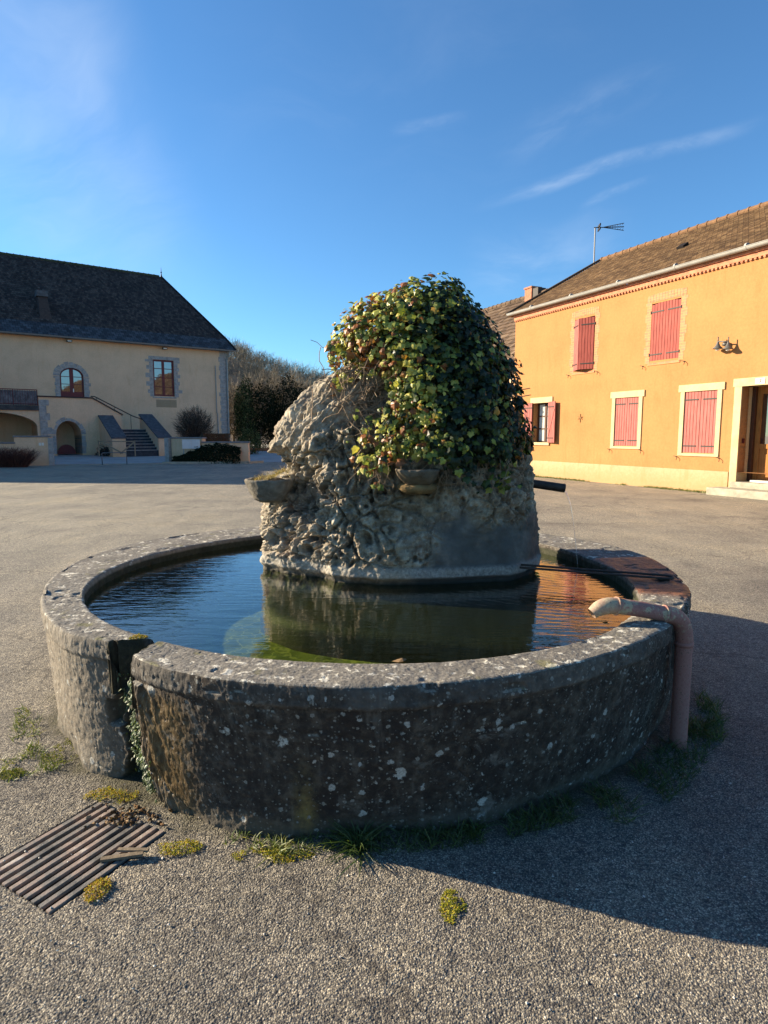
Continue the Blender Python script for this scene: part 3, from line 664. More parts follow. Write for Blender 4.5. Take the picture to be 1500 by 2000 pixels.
# ================================================================ leaf clouds
def blades(name, C, Ln, W, D, mats, tone, parent=None, nrm=None, bend=.3):
    """one curved quad strip per blade: C base, D direction (unit), Ln length, W width"""
    n = len(C); side = np.cross(D, rng.normal(size=(n, 3))); side /= np.linalg.norm(side, axis=1)[:, None] + 1e-9
    out = D.copy(); out[:, 2] = 0; out /= np.linalg.norm(out, axis=1)[:, None] + 1e-9
    rows = []
    for t_, ww in ((0, 1.), (.45, .8), (.8, .45), (1., .08)):
        cpt = C + D * (Ln * t_)[:, None] + (out - [0, 0, .6]) * (Ln * bend * t_ * t_)[:, None]
        rows += [cpt - side * (W * ww / 2)[:, None], cpt + side * (W * ww / 2)[:, None]]
    V = np.stack(rows, 1).reshape(-1, 3); base = np.arange(n)[:, None] * 8
    fc = np.concatenate([base + np.array([[0, 1, 3, 2]]), base + np.array([[2, 3, 5, 4]]), base + np.array([[4, 5, 7, 6]])])
    return mesh_np(name, V, fc, mats, parent, False, col=np.repeat(np.c_[tone, tone, tone], 8, 0))
LOBES = np.array([(0, 0), (.28, -.14), (.52, .04), (.44, .20), (.56, .42), (.30, .58), (0, .98), (-.30, .58), (-.56, .42), (-.44, .20), (-.52, .04), (-.28, -.14)])
OVAL = np.array([(0, 0), (.24, .25), (.27, .55), (0, 1.), (-.27, .55), (-.24, .25)])
def leaves(name, C, N, size, mats, tone, parent=None, shape=LOBES, cup=.18, up=None):
    """flat-ish lobed leaves: fan from a centre vertex"""
    n = len(C); N = N / (np.linalg.norm(N, axis=1)[:, None] + 1e-9)
    u0 = rng.normal(size=(n, 3)) * .6 + (np.array([0, 0, -1.]) if up is None else up)     # tips point down mostly
    T = u0 - N * (u0 * N).sum(1)[:, None]; T /= np.linalg.norm(T, axis=1)[:, None] + 1e-9; B = np.cross(N, T)
    k = len(shape); sh = np.r_[[(0, .30)], shape]
    zc = np.r_[[cup * .5], -cup * np.abs(shape[:, 0]) - .12 * np.maximum(shape[:, 1], 0) ** 2]
    V = C[:, None] + size[:, None, None] * (sh[None, :, 0, None] * B[:, None] + sh[None, :, 1, None] * T[:, None] + zc[None, :, None] * N[:, None])
    fan = np.array([(0, 1 + i, 1 + (i + 1) % k) for i in range(k)])
    fc = (np.arange(n)[:, None, None] * (k + 1) + fan[None]).reshape(-1, 3)
    return mesh_np(name, V.reshape(-1, 3), fc, mats, parent, False, col=np.repeat(np.c_[tone, tone, tone], k + 1, 0))

# ---- ivy: envelope over the rock
zi = np.array([1.15, 1.30, 1.45, 1.62, 1.80, 2.00, 2.15, 2.26, 2.36, 2.45, 2.53, 2.62])
il = np.array([-.16, -.15, -.13, -.12, -.16, -.20, -.33, -.33, -.23, -.13, -.03, .14])
ir = np.array([.90, .97, 1.00, .99, .96, .91, .84, .76, .68, .61, .54, .42])
def ivy_env(th, z):
    l, r = np.interp(z, zi, il), np.interp(z, zi, ir)
    l2 = np.where(np.sin(th) > .25, np.minimum(l, np.interp(z, zk, xl)), l)
    f = np.interp(z, [1.1, 1.4, 1.7, 2.0, 2.3, 2.5, 2.6, 2.64], [4.02, 4.00, 4.02, 4.06, 4.14, 4.24, 4.38, 4.52])
    b_ = np.interp(z, [1.1, 1.6, 2.0, 2.4, 2.64], [5.22, 5.24, 5.14, 5.00, 4.80])
    cx, cy = (l + r) / 2, (f + b_) / 2; c, s = np.cos(th), np.sin(th); e = 2 / 2.3
    return cx + (r - l) / 2 * np.sign(c) * np.abs(c) ** e, cy + (b_ - f) / 2 * np.sign(s) * np.abs(s) ** e
def ivy_samples(n, dlo, dhi):
    th_ = rng.uniform(0, 2 * np.pi, n); z0 = 1.12 + (2.60 - 1.12) * rng.uniform(0, 1, n) ** .9
    front = np.sin(th_) < .2
    keep = front | (rng.uniform(size=n) < .45); th_, z0 = th_[keep], z0[keep]
    x, y = ivy_env(th_, z0); e = 1e-3
    x2, y2 = ivy_env(th_ + e, z0); x3, y3 = ivy_env(th_, np.minimum(z0 + .02, 2.64))
    a = np.stack([x2 - x, y2 - y, 0 * x], 1); c_ = np.stack([x3 - x, y3 - y, np.full_like(x, .02)], 1)
    N = np.cross(a, c_); N /= np.linalg.norm(N, axis=1)[:, None] + 1e-12
    C = np.stack([x, y, z0], 1)
    lump = .05 * fbm(C * 5, 3, 200)
    C = C + N * (lump - rng.uniform(dlo, dhi, len(C)))[:, None]
    # lower boundary of the ivy on the front, with loose strands
    xx = C[:, 0]; zlow = np.interp(xx, [-.3, -.22, -.10, .02, .06, .38, .42, .60, .80, .92, 1.05], [1.30, 1.34, 1.37, 1.39, 1.42, 1.42, 1.39, 1.36, 1.36, 1.42, 1.48]) + .05 * fbm(np.c_[xx * 6, C[:, 1] * 0, C[:, 1] * 0], 3, 210) + rng.normal(0, .03, len(xx))
    fr = C[:, 1] < 4.62
    bare = ((xx + .11) / .16) ** 2 + ((C[:, 2] - 1.86) / .15) ** 2 + .5 * fbm(C * 9, 2, 220)     # the twiggy gap
    gap2 = (xx < -.12) & (C[:, 2] < 1.72) & (C[:, 2] > 1.45) & (rng.uniform(size=len(xx)) < .75)
    ok = (~fr & (C[:, 2] > 1.3)) | (fr & (C[:, 2] > zlow) & (bare > .85) & ~gap2)
    ok &= ~((C[:, 2] < 2.02) & (xx < -.30) & (C[:, 1] < 5))
    return C[ok], N[ok]
ivy = empty('ivy', (.4, 4.6, 1.3)); tag(ivy, 'thick green and yellowing ivy, painted brighter on its sunlit side, draped over the top of the fountain rock', 'ivy')
IO = np.array([.4, 4.6, 1.3])
C1, N1 = ivy_samples(13000, -.04, .10); C2, N2 = ivy_samples(6500, .08, .20)
C = np.r_[C1, C2]; N = np.r_[N1, N2]
# droopy strand leaves at lower left and stray sprays on the outline
ex = []
for (x0, z0, n, sx, sz) in [(-.10, 1.40, 50, .05, .05), (-.04, 1.27, 5, .02, .03), (-.04, 1.56, 70, .08, .09), (.72, 1.29, 30, .09, .04), (-.31, 2.02, 36, .04, .08), (-.34, 2.14, 22, .03, .05)]:
    ex.append(np.c_[rng.normal(x0, sx, n), np.where(z0 < 1.7, 4.05, 4.33) + rng.normal(0, .03, n), rng.normal(z0, sz, n)])
ex = np.concatenate(ex); C = np.r_[C, ex]; N = np.r_[N, np.tile([[-.3, -.9, .3]], (len(ex), 1))]
Nn = N + rng.normal(0, .42, N.shape) + np.array([0, -.1, .25]); nl = len(C)
sunny = np.clip((-(N @ np.array(Ld[:])) + .1), 0, 1)
yel = fbm(C * 4, 2, 230)
tone = np.clip(.30 + .22 * rng.normal(size=nl) + .16 * yel + .62 * sst(C[:, 0], .60, -.05) * rng.uniform(.3, 1.25, nl), 0, 1)  # tone rises to the left, painting sunlit leaves bright and shaded ones dark
fl_ = rng.uniform(size=nl) < .035 * sst(C[:, 0], .6, .1); tone[fl_] = rng.uniform(.9, 1., fl_.sum())
leaves('foliage', C - IO, Nn, (.017 + .039 * rng.uniform(size=nl) ** 1.2) * (1 + .25 * (rng.uniform(size=nl) < .12)), IVY, tone, ivy)
b = MB()
for i in range(150):                                                                # tangled stems in the bare gap and along the edge
    x0, z0 = rng.normal(-.12, .12), rng.normal(1.84, .14); y0 = float(np.interp(z0, zb, yf)) - .03 + rng.uniform(-.03, .03)
    d_ = rng.normal(size=3) * [1, .25, 1]; d_ /= np.linalg.norm(d_); p = np.array([x0, y0, z0]); pts = []
    for k in range(6): pts.append(p - IO); d_ = d_ + rng.normal(0, .35, 3) * [1, .4, 1] + [0, 0, -.08]; d_ /= np.linalg.norm(d_); p = p + d_ * rng.uniform(.03, .06)
    b.tube(pts, rng.uniform(.0012, .0032), 4, caps=False)
for i in range(60):
    x0 = rng.uniform(-.2, .9); p = np.array([x0, 4.06, 1.42]); pts = []
    for k in range(6): pts.append(p - IO); p = p + [rng.normal(0, .02), rng.normal(0, .006), -rng.uniform(.02, .05)]
    b.tube(pts, .0016, 4, caps=False)
b.build('stem', m_simple('ivy stem', (.24, .17, .11), .9, .4, 20.), ivy)

# dry grass in the left bowl
n = 420; an = rng.uniform(0, 2 * np.pi, n); r_ = .125 * np.sqrt(rng.uniform(size=n)); Cg = np.c_[-.785 + r_ * np.cos(an), 4.42 + r_ * np.sin(an), 1.262 + .06 * np.exp(-((r_ * np.cos(an) - .09) / .07) ** 2)]
Dg = rng.normal(0, .55, (n, 3)) + [0, 0, .8]; Dg /= np.linalg.norm(Dg, axis=1)[:, None]
dg = blades('dry_grass', Cg, rng.uniform(.02, .075, n), rng.uniform(.002, .004, n), Dg, DRY, rng.uniform(0, 1, n)); tag(dg, 'dry straw coloured grass growing in the left stone bowl', 'dry grass', kind='stuff')
b = MB(); b.lathe([(0., .03), (.06, .028), (.11, .012), (.135, -.008), (.11, -.03)], (-.785, 4.42, 1.25), 28); o = b.build('soil', EARTH, None, True); tag(o, 'dark soil filling the left stone bowl', 'soil', kind='stuff')

# ---- spout with its trickle
sp = empty('water_spout', (1.05, 4.6, 1.22)); tag(sp, 'short dark iron spout dripping water from the right side of the rock', 'spout')
b = MB(); A, Bq = Vector((0, 0, .008)), Vector((.262, -.0, -.030)); dn = (Bq - A).normalized()
r0 = .031
b.tube([A - dn * .15, A, A + (Bq - A) * .5, Bq], [r0, r0, r0, r0 * 1.03], 20, caps=False)
b.tube([Bq, Bq - dn * .004, Bq - dn * .10], [r0 * 1.03, r0 * .80, r0 * .78], 20, caps=False)
b.build('pipe', m_simple('dark corroded iron', (.035, .024, .020), .55, .5, 30., .5, 120.), sp, True)
tr = MB(); pts = []
for k in range(14):
    t_ = k / 13; pts.append((.262 + .118 * t_, -.0, -.055 - .562 * t_ ** 1.9))
tr.tube(pts, [.0042 - .0022 * k / 13 for k in range(14)], 8)
m, t, bb_ = new_mat('clear trickle'); fin(t, bb_, (.9, .95, 1.), .03, None, .5); bb_.inputs['Transmission Weight'].default_value = .85; bb_.inputs['IOR'].default_value = 1.33
o = tr.build('water_stream', m, None, True); o.location = sp.location; tag(o, 'thin clear trickle of water falling from the iron spout', 'water stream')

# ---- iron rest bar from rock to rim
b = MB(); L0, L1 = Vector((.90, 4.12, .715)), Vector((1.74, 3.87, .700)); dl = (L1 - L0).normalized(); sd = Vector((-dl.y, dl.x, 0)) * .045
p = [L0 + sd, L0 + sd + dl * .25, L1 + sd]
for k in range(1, 8):
    a = math.pi * k / 8; p.append(L1 + sd * math.cos(a) + dl * .032 * math.sin(a) * 1.8)
p += [L1 - sd, L0 - sd + dl * .25, L0 - sd]
b.tube(p, .0075, 10); b.box(L1.x - .03, L1.x + .03, L1.y - .018, L1.y + .018, .676, .694)
o = b.build('rest_bar', IRON, None, True); tag(o, 'black hairpin iron bar lying from the rock to the basin rim over the water', 'iron bar')

# ---- red pipe over the rim
def m_pipe():
    m, t, b = new_mat('flaking red paint on pipe'); p = t.co(); x, y, z = t.xyz(p)
    n = t.noise(p, 22., 7., .7); n2 = t.noise(p, 70., 5., .7)
    red = t.ramp(n2, [(.3, (.24, .10, .085)), (.7, (.36, .19, .155))])
    cream = t.ramp(n2, [(.3, (.30, .235, .15)), (.7, (.47, .385, .26))])
    k = t.math('ADD', t.sstep(n, .50, .58), t.math('MULTIPLY', t.sstep(x, -.33, -.42), .6))
    k = t.math('MULTIPLY', t.math('MINIMUM', k, 1.), t.sstep(z, .55, .66))
    c = t.mix(k, red, cream); c = t.mix(t.sstep(n2, .57, .66, 0., .75), c, (.06, .045, .03))
    fin(t, b, c, .75, t.bump(n2, .35, .004), .3); return m
PIPEM = m_pipe()
pp = empty('overflow_pipe', (1.50, 3.07, 0)); tag(pp, 'old red painted pipe climbing the outside of the basin and bending over its rim', 'pipe')
def pixel_on_z(px, py, zz_):
    r_ = ray(px, py); t_ = (zz_ - H) / r_.z; return Vector((0, 0, H)) + r_ * t_
O = Vector((1.50, 3.07, 0)); r0 = .039
Pv = [(0, 0, -.03), (0, 0, .20), (0, 0, .40), (0, 0, .555)]
el1 = [(0, 0, .55), (-.008, -.006, .615), (-.035, -.020, .668), (-.085, -.046, .702), (-.14, -.07, .714)]
hz = [(-.14, -.07, .714), (-.26, -.085, .742), (-.385, -.10, .762)]
el2 = [(-.385, -.10, .762), (-.43, -.106, .765), (-.475, -.114, .753), (-.508, -.12, .730)]
def resample(pts, n):
    pts = np.array(pts, float); s_ = np.r_[0, np.cumsum(np.linalg.norm(np.diff(pts, axis=0), axis=1))]; q = np.linspace(0, s_[-1], n)
    from numpy import interp; P_ = np.stack([interp(q, s_, pts[:, k]) for k in range(3)], 1)
    for _ in range(3): P_[1:-1] = (P_[:-2] + 2 * P_[1:-1] + P_[2:]) / 4
    return [tuple(v) for v in P_]
b = MB(); b.tube(resample(Pv, 10), r0 * 1.04, 28, caps=False); b.build('upright', PIPEM, pp, True)
b = MB(); b.tube(resample(el1, 16), r0 * 1.06, 28, caps=False); b.tube([(0, 0, .530), (0, 0, .552)], r0 * 1.12, 28); b.build('elbow', PIPEM, pp, True)
b = MB(); b.tube(resample(hz, 8), r0 * .98, 28, caps=False); b.build('crosspiece', PIPEM, pp, True)
b = MB(); b.tube(resample(el2, 16), [r0 * 1.02] * 8 + [r0 * q for q in (1., .97, .94, .90, .85, .80, .74, .68)], 28, caps=False)
b.build('outlet', PIPEM, pp, True)
b = MB()
for q in (hz[0], hz[-1]):
    q = Vector(q); d_ = (Vector(hz[-1]) - Vector(hz[0])).normalized() * .006; b = MB(); b.tube([q - d_, q + d_], r0 * 1.13, 28); b.build('collar', PIPEM, pp, True)

# ---- drain grate
gt = empty('drain_grate', (float(GA[0]), float(GA[1]), 0)); tag(gt, 'rusty iron drain grate of parallel bars in the ground below the notch', 'drain grate')
def m_grate():
    m, t, b = new_mat('rusty grate iron'); p = t.geo(); n = t.noise(p, 9., 6., .65)
    c = t.ramp(n, [(.28, (.045, .042, .040)), (.45, (.16, .15, .135)), (.58, (.28, .21, .17)), (.72, (.46, .42, .37))])
    fin(t, b, c, .6, t.bump(t.noise(p, 120., 5., .7), .5, .004), .4); return m
GR = m_grate(); GL = Vector((*GA, 0))
e1 = Vector((*gx, 0)); e2 = Vector((*gy, 0)); n1_ = e1.normalized(); n2_ = e2.normalized()
b = MB()
for o_, d_, l_, s_ in ((Vector((0, 0, 0)), n1_, e1.length, -n2_), (e2, n1_, e1.length, n2_), (Vector((0, 0, 0)), n2_, e2.length, -n1_), (e1, n2_, e2.length, n1_)):
    c_ = o_ + d_ * (l_ / 2) + s_ * .014; b.obox(c_ + Vector((0, 0, -.062)), d_ * (l_ / 2), s_ * .012, (0, 0, .052))
b.build('frame', GR, gt)
NBAR = 10
for k in range(NBAR):
    c_ = e1 * ((k + .5) / NBAR) + e2 * .5 + Vector((0, 0, -.006)); q = MB(); sk = n2_ + n1_ * random.uniform(-.004, .004)
    q.obox(c_, sk * (e2.length / 2), n1_ * (e1.length / NBAR * .21), (0, 0, .007)); q.build('bar', GR, gt)
PITM = m_simple('black drain pit', (.006, .006, .006), .95, .2, 10.)
q = MB(); q.obox(e1 * .5 + e2 * .5 + Vector((0, 0, -.12)), n2_ * (e2.length / 2 + .02), n1_ * (e1.length / 2 + .02), (0, 0, .012)); q.build('pit', PITM, gt)
q = MB()
A0 = Vector((-.98, 2.20, .012)); q.obox(A0, Vector((.075, .012, .004)), Vector((-.002, .010, 0)), (0, 0, .005)); q.obox(A0 + Vector((.03, .03, .006)), Vector((.06, -.004, .002)), Vector((.001, .008, 0)), (0, 0, .004))
o = q.build('wood_stick', WOODW); tag(o, 'two weathered sticks lying across the bars of the drain grate', 'stick')

# ---- grass, moss, weeds at the foot
def ring_pts(n, a0, a1, r0_, r1_):
    a = np.radians(rng.uniform(a0, a1, n)); r = rng.uniform(r0_, r1_, n); return np.c_[CX + r * np.cos(a), CY + r * np.sin(a), np.zeros(n)]
Cg = []; Lg = []; tn = []
for (n, a0, a1, q0, q1, l0, l1, t0) in [(1700, -62, -22, 1.93, 2.16, .02, .10, .15), (900, -32, -16, 2.0, 2.2, .03, .10, .3), (1900, -92, -55, 1.89, 2.03, .02, .09, .12), (260, -104, -92, 1.93, 2.03, .02, .05, .55),
                                        (650, -160, -130, 1.99, 2.12, .02, .06, .55), (300, -146, -136, 2.03, 2.22, .02, .05, .6)]:
    p_ = ring_pts(n, a0, a1, q0, q1); k = fbm(np.c_[p_[:, :2] * 7, p_[:, 2]], 2, 300) > -.15; p_ = p_[k]; Cg.append(p_); Lg.append(rng.uniform(l0, l1, len(p_))); tn.append(np.clip(rng.normal(t0, .2, len(p_)), 0, 1))
Cg = np.concatenate(Cg); Lg = np.concatenate(Lg); tn = np.concatenate(tn)
Dg = rng.normal(0, .45, (len(Cg), 3)) + [0, 0, 1.]; Dg[:, 2] = np.abs(Dg[:, 2]); Dg /= np.linalg.norm(Dg, axis=1)[:, None]
o = blades('grass', Cg, Lg, rng.uniform(.002, .005, len(Cg)), Dg, GRASS, tn); tag(o, 'thin grass and weeds growing round the foot of the basin', 'grass', kind='stuff')
def tuft(name, c, n, l0, l1, sp_, label, cat='plant', t0=.25, mat=None, w=.005, bend=.5):
    c = np.array([*c, 0.]); p_ = c + rng.normal(0, .02, (n, 3)) * [1, 1, 0]; D = rng.normal(0, sp_, (n, 3)) + [0, 0, .9]; D /= np.linalg.norm(D, axis=1)[:, None]
    o = blades(name, p_ - c, rng.uniform(l0, l1, n), np.full(n, w), D, mat or GRASS, np.clip(rng.normal(t0, .18, n), 0, 1), bend=bend); o.location = c; return tag(o, label, cat)
tuft('grass_tuft', (-.10, 2.27), 170, .07, .17, .65, 'large dark grass tuft at the foot of the basin, front centre', 'grass tuft', .12)
tuft('grass_tuft', (.36, 2.36), 70, .04, .09, .7, 'small weed clump in the shade right of the large grass tuft', 'grass tuft', .15)
tuft('grass_tuft', (-.40, 2.24), 80, .03, .07, .8, 'yellow green weed clump in the sun left of the large grass tuft', 'grass tuft', .7)
def cushion(name, c, rx, ry, n, label, t0, hz_=.012, kind=None, sz=(.004, .010), cat='moss'):
    a = rng.uniform(0, 2 * np.pi, n); r = np.sqrt(rng.uniform(size=n)); p_ = np.c_[r * np.cos(a) * rx, r * np.sin(a) * ry, np.zeros(n)]
    k = fbm(np.c_[(p_[:, :2] + c) * 16, p_[:, 2]], 3, 310) > -.35 + .5 * (r - .5); p_ = p_[k]; r = r[k]; p_[:, 2] = hz_ * (1 - r) * rng.uniform(.4, 1.2, len(p_)) + .002
    Nn = rng.normal(0, .6, (len(p_), 3)) + [0, 0, 1]
    o = leaves(name, p_, Nn, rng.uniform(*sz, len(p_)), MOSS, np.clip(rng.normal(t0, .2, len(p_)), 0, 1), None, OVAL, up=np.array([0, 0, .6])); o.location = (*c, 0); return tag(o, label, cat, kind=kind)
cushion('moss_patch', (.232, 1.955), .045, .085, 900, 'lone bright yellow green moss patch on the open asphalt', .5)
cushion('moss_patch', (-.80, 2.27), .10, .05, 900, 'moss strip by the corner of the drain grate nearest the basin', .65)
cushion('moss_patch', (-1.0, 2.04), .04, .06, 700, 'golden moss patch along the lower right edge of the drain grate', .85)
cushion('moss_patch', (-1.20, 2.62), .12, .07, 1300, 'yellow moss between the drain grate and the left part of the basin', .7)
cushion('moss_patch', (-1.75, 2.80), .07, .05, 700, 'small green moss patch at the left edge of the picture', .3)
cushion('moss_patch', (-.42, 2.22), .16, .045, 1100, 'moss strip along the sunlit foot of the basin', .6)
cushion('moss_patch', (-1.60, 3.02), .10, .16, 1300, 'green moss beside the left foot of the basin', .3)
# golden moss cushion on the rim, left of the notch
o = cushion('moss_patch', (-1.10, 2.735), .05, .025, 500, 'golden moss cushion on the rim at the inner end of the notch', .8); o.location.z = .682
# growth inside the notch channel
n = 4200; az = rng.uniform(0, 1, n); zc = .02 + .52 * az; ar = rng.normal(-.06, .05, n) + .02 * np.sin(zc * 14) + .03 * (1 - az)
a = TN + ar / 2.0; rr = RO(a) - .02 - .10 * ((.58 - zc) / .58) - .02 + rng.uniform(-.04, .04, n) + .03 * (1 - az)
Cm = np.c_[CX + rr * np.cos(a), CY + rr * np.sin(a), zc]; k = fbm(Cm * 16, 3, 320) > .0; Cm = Cm[k]; a = a[k]
Nm = np.c_[np.cos(a), np.sin(a), np.full(len(a), .4)] + rng.normal(0, .5, (len(a), 3))
m_chan = m_leaf('wet moss and liverwort', [(0., (.02, .035, .012)), (.5, (.07, .10, .03)), (.8, (.20, .26, .12)), (1., (.48, .52, .38))], .5)
o = leaves('moss', Cm, Nm, rng.uniform(.008, .026, len(Cm)), m_chan, np.clip(rng.normal(.45, .28, len(Cm)), 0, 1), None, OVAL); tag(o, 'pale green moss and liverwort hanging in the broken notch of the basin', 'moss', kind='stuff')
# dead leaves by the grate
n = 90; Cd = np.c_[rng.normal(-1.07, .07, n), rng.normal(2.46, .035, n), rng.uniform(.003, .016, n)]
m_dead = m_leaf('dead leaf', [(0., (.05, .03, .015)), (.6, (.16, .09, .04)), (1., (.40, .28, .16))], .8, .1, .1)
o = leaves('dead_leaves', Cd, rng.normal(0, .5, (n, 3)) + [0, 0, 1], rng.uniform(.015, .035, n), m_dead, rng.uniform(0, 1, n), None, OVAL, cup=.4); tag(o, 'dead brown leaves and twigs heaped at the top of the drain grate', 'dead leaves', kind='stuff')
# loose chips on the asphalt
n = 260; pc = np.c_[rng.uniform(-1.6, 1.9, n), 1.45 + 1.6 * rng.uniform(size=n) ** 1.3, np.full(n, .003)]; rr_c = rng.uniform(.0022, .0055, n); ico = np.array([(1, 0, 0), (-1, 0, 0), (0, 1, 0), (0, -1, 0), (0, 0, .7), (0, 0, -.7)], float)
Vc = (pc[:, None] + rr_c[:, None, None] * ico[None] * (1 + .35 * rng.normal(size=(n, 6, 1)))).reshape(-1, 3); fo = np.array([(0, 2, 4), (2, 1, 4), (1, 3, 4), (3, 0, 4), (2, 0, 5), (1, 2, 5), (3, 1, 5), (0, 3, 5)])
o = mesh_np('loose_stones', Vc, (np.arange(n)[:, None, None] * 6 + fo[None]).reshape(-1, 3), m_simple('pale stone chip', (.50, .46, .40), .8, .4, 60.)); tag(o, 'small pale stone chips lying loose on the asphalt', 'stones', kind='stuff')
# floating leaf at the rim
o = leaves('floating_leaf', np.array([[.10, 2.66, .610], [1.17, 3.22, .608]]), np.array([[0, 0, 1.], [0, 0, 1.]]), np.array([.07, .06]), m_dead, np.array([.75, .1]), None, OVAL); tag(o, 'dead leaves floating against the near inner rim', 'leaf', kind='stuff')
# weeds along the foot of the orange house
UR = np.array([.4236, -.906]); PR = np.array([5.073, 25.167]); VR = np.array([.906, .4236])
n = 2600; q = rng.uniform(.5, 9.3, n); p2 = PR + UR * q[:, None] - VR * np.abs(rng.normal(0, .10, n))[:, None]; k = fbm(np.c_[p2 * 1.7, p2[:, :1] * 0], 3, 330) > -.1; p2 = p2[k]; n = len(p2)
D = rng.normal(0, .4, (n, 3)) + [0, 0, 1]; D /= np.linalg.norm(D, axis=1)[:, None]
o = blades('weeds', np.c_[p2, np.zeros(n)], rng.uniform(.02, .10, n), rng.uniform(.01, .02, n), D, GRASS, np.clip(rng.normal(.6, .2, n), 0, 1)); tag(o, 'low weeds growing along the foot of the orange house', 'weeds', kind='stuff')

# ================================================================ building helpers
def wall_open(b, x0, x1, z0, z1, ops, y=0., m=0, depth=.22, rm=None):
    """front wall in plane y with rectangular openings (ax,bx,az,bz) and their reveals"""
    xs_ = sorted({x0, x1, *[v for o_ in ops for v in o_[:2]]}); zs_ = sorted({z0, z1, *[v for o_ in ops for v in o_[2:4]]})
    for a, c in zip(xs_, xs_[1:]):
        for e, g in zip(zs_, zs_[1:]):
            mx, mz = (a + c) / 2, (e + g) / 2
            if any(o_[0] < mx < o_[1] and o_[2] < mz < o_[3] for o_ in ops): continue
            b.quad((a, y, e), (c, y, e), (c, y, g), (a, y, g), m)
    rm = m if rm is None else rm
    for ax, bx, az, bz in [o_[:4] for o_ in ops]:
        y2 = y + depth
        b.quad((ax, y, az), (ax, y, bz), (ax, y2, bz), (ax, y2, az), rm); b.quad((bx, y, az), (bx, y2, az), (bx, y2, bz), (bx, y, bz), rm)
        b.quad((ax, y, bz), (bx, y, bz), (bx, y2, bz), (ax, y2, bz), rm); b.quad((ax, y, az), (ax, y2, az), (bx, y2, az), (bx, y, az), rm)
def clip(poly, v0, v1):
    for val, sg in ((v0, 1), (v1, -1)):
        out = []
        for (p_, q_) in zip(poly, poly[1:] + poly[:1]):
            a_, b_ = (p_[1] - val) * sg, (q_[1] - val) * sg
            if a_ >= 0: out.append(p_)
            if (a_ >= 0) != (b_ >= 0):
                t_ = a_ / (a_ - b_); out.append((p_[0] + (q_[0] - p_[0]) * t_, p_[1] + (q_[1] - p_[1]) * t_))
        poly = out
        if len(poly) < 3: return []
    return poly
def roof_slope(corners, rowh, lift, mat, name, parent, jit=0.):
    """tiled slope: corners[0]->corners[1] is the eave; each course is a strip whose lower edge stands proud"""
    c = [Vector(q) for q in corners]; u = (c[1] - c[0]).normalized(); n = u.cross(c[2] - c[1]).normalized()
    if n.z < 0: n = -n
    v = n.cross(u).normalized()
    if v.z < 0: v = -v
    poly = [((q - c[0]).dot(u), (q - c[0]).dot(v)) for q in c]; vmax = max(q[1] for q in poly); V = []; Fs = []; UV = []
    k = 0; nrow = int(math.ceil(vmax / rowh))
    for k in range(nrow):
        pl = clip(poly, k * rowh, (k + 1) * rowh)
        if len(pl) < 3: continue
        base = len(V)
        for (a, w_) in pl:
            t_ = (w_ - k * rowh) / rowh; V.append(c[0] + u * a + v * w_ + n * (lift * (1 - t_) + .002)); UV.append((a, w_ * .999 + .0005 if t_ < .99 else w_ - .004))
        Fs.append(tuple(range(base, base + len(pl))))
        lows = [q for q in pl if abs(q[1] - k * rowh) < 1e-6]
        if len(lows) >= 2:
            a0, a1 = min(q[0] for q in lows), max(q[0] for q in lows); base = len(V); w_ = k * rowh
            for a, l_ in ((a0, 0), (a1, 0), (a1, lift + .002), (a0, lift + .002)): V.append(c[0] + u * a + v * w_ + n * l_); UV.append((a, w_ + .01))
            Fs.append((base, base + 1, base + 2, base + 3))
    return mesh_np(name, np.array([tuple(q) for q in V]), Fs, mat, parent, uv=np.array(UV))
def ridge_tiles(a, c, mat, parent, step=.38, r=.11, name='ridge_tiles'):
    b = MB(); a, c = Vector(a), Vector(c); L = (c - a).length; d = (c - a) / L; n = int(L / step)
    for k in range(n):
        p0, p1 = a + d * (k * step), a + d * ((k + 1.08) * step); b.tube([p0, p0 + d * .06, p0 + d * .065, p1], [r * 1.16, r * 1.16, r, r * .92], 10)
    return b.build(name, mat, parent)
def tiltbox(b, x0, x1, z0, z1, y0, y1, ang, hinge, m=0):
    pass

# ================================================================ ORANGE HOUSE (right)
MR = Matrix(((UR[0], VR[0], 0, PR[0]), (UR[1], VR[1], 0, PR[1]), (0, 0, 1, 0), (0, 0, 0, 1)))
h = empty('orange_house', M=MR); tag(h, 'long orange rendered house with red shutters and brown tiled roof on the right', 'house')
LX, EZ = 19.0, 5.93
opA = (3.33, 4.27, 3.72, 5.42); opB = (6.58, 7.60, 3.72, 5.36)
opC = (1.24, 2.16, 1.28, 2.72); opD = (5.32, 6.28, 1.22, 2.71); opE = (7.90, 8.93, 1.07, 2.75); opF = (9.62, 10.95, .36, 2.79)
b = MB()
wall_open(b, 0, LX, .60, EZ, [opA, opB, opC, opD, opE, (opF[0], opF[1], .60, opF[3])], 0., 0, .26, 0)
b.quad((0, 0, 0), (0, 0, EZ), (0, 9, EZ), (0, 9, 0)); b.quad((LX, 0, 0), (LX, 9, 0), (LX, 9, EZ), (LX, 0, EZ)); b.quad((0, 9, 0), (0, 9, EZ), (LX, 9, EZ), (LX, 9, 0))
b.build('wall', ORANGE, h)
b = MB(); b.box(0, opF[0] - .24, -.025, .30, 0, .60); b.box(opF[1] + .2, LX, -.025, .30, 0, .60); b.build('plinth', PLINTH, h)
b = MB()
for a, c in ((opF[0] - .20, opF[0]), (opF[1], opF[1] + .2)): b.box(a, c, -.035, .28, 0., opF[3])
b.box(opF[0] - .24, opF[1] + .24, -.042, .28, opF[3], opF[3] + .20); b.build('door_surround', CREAM, h)
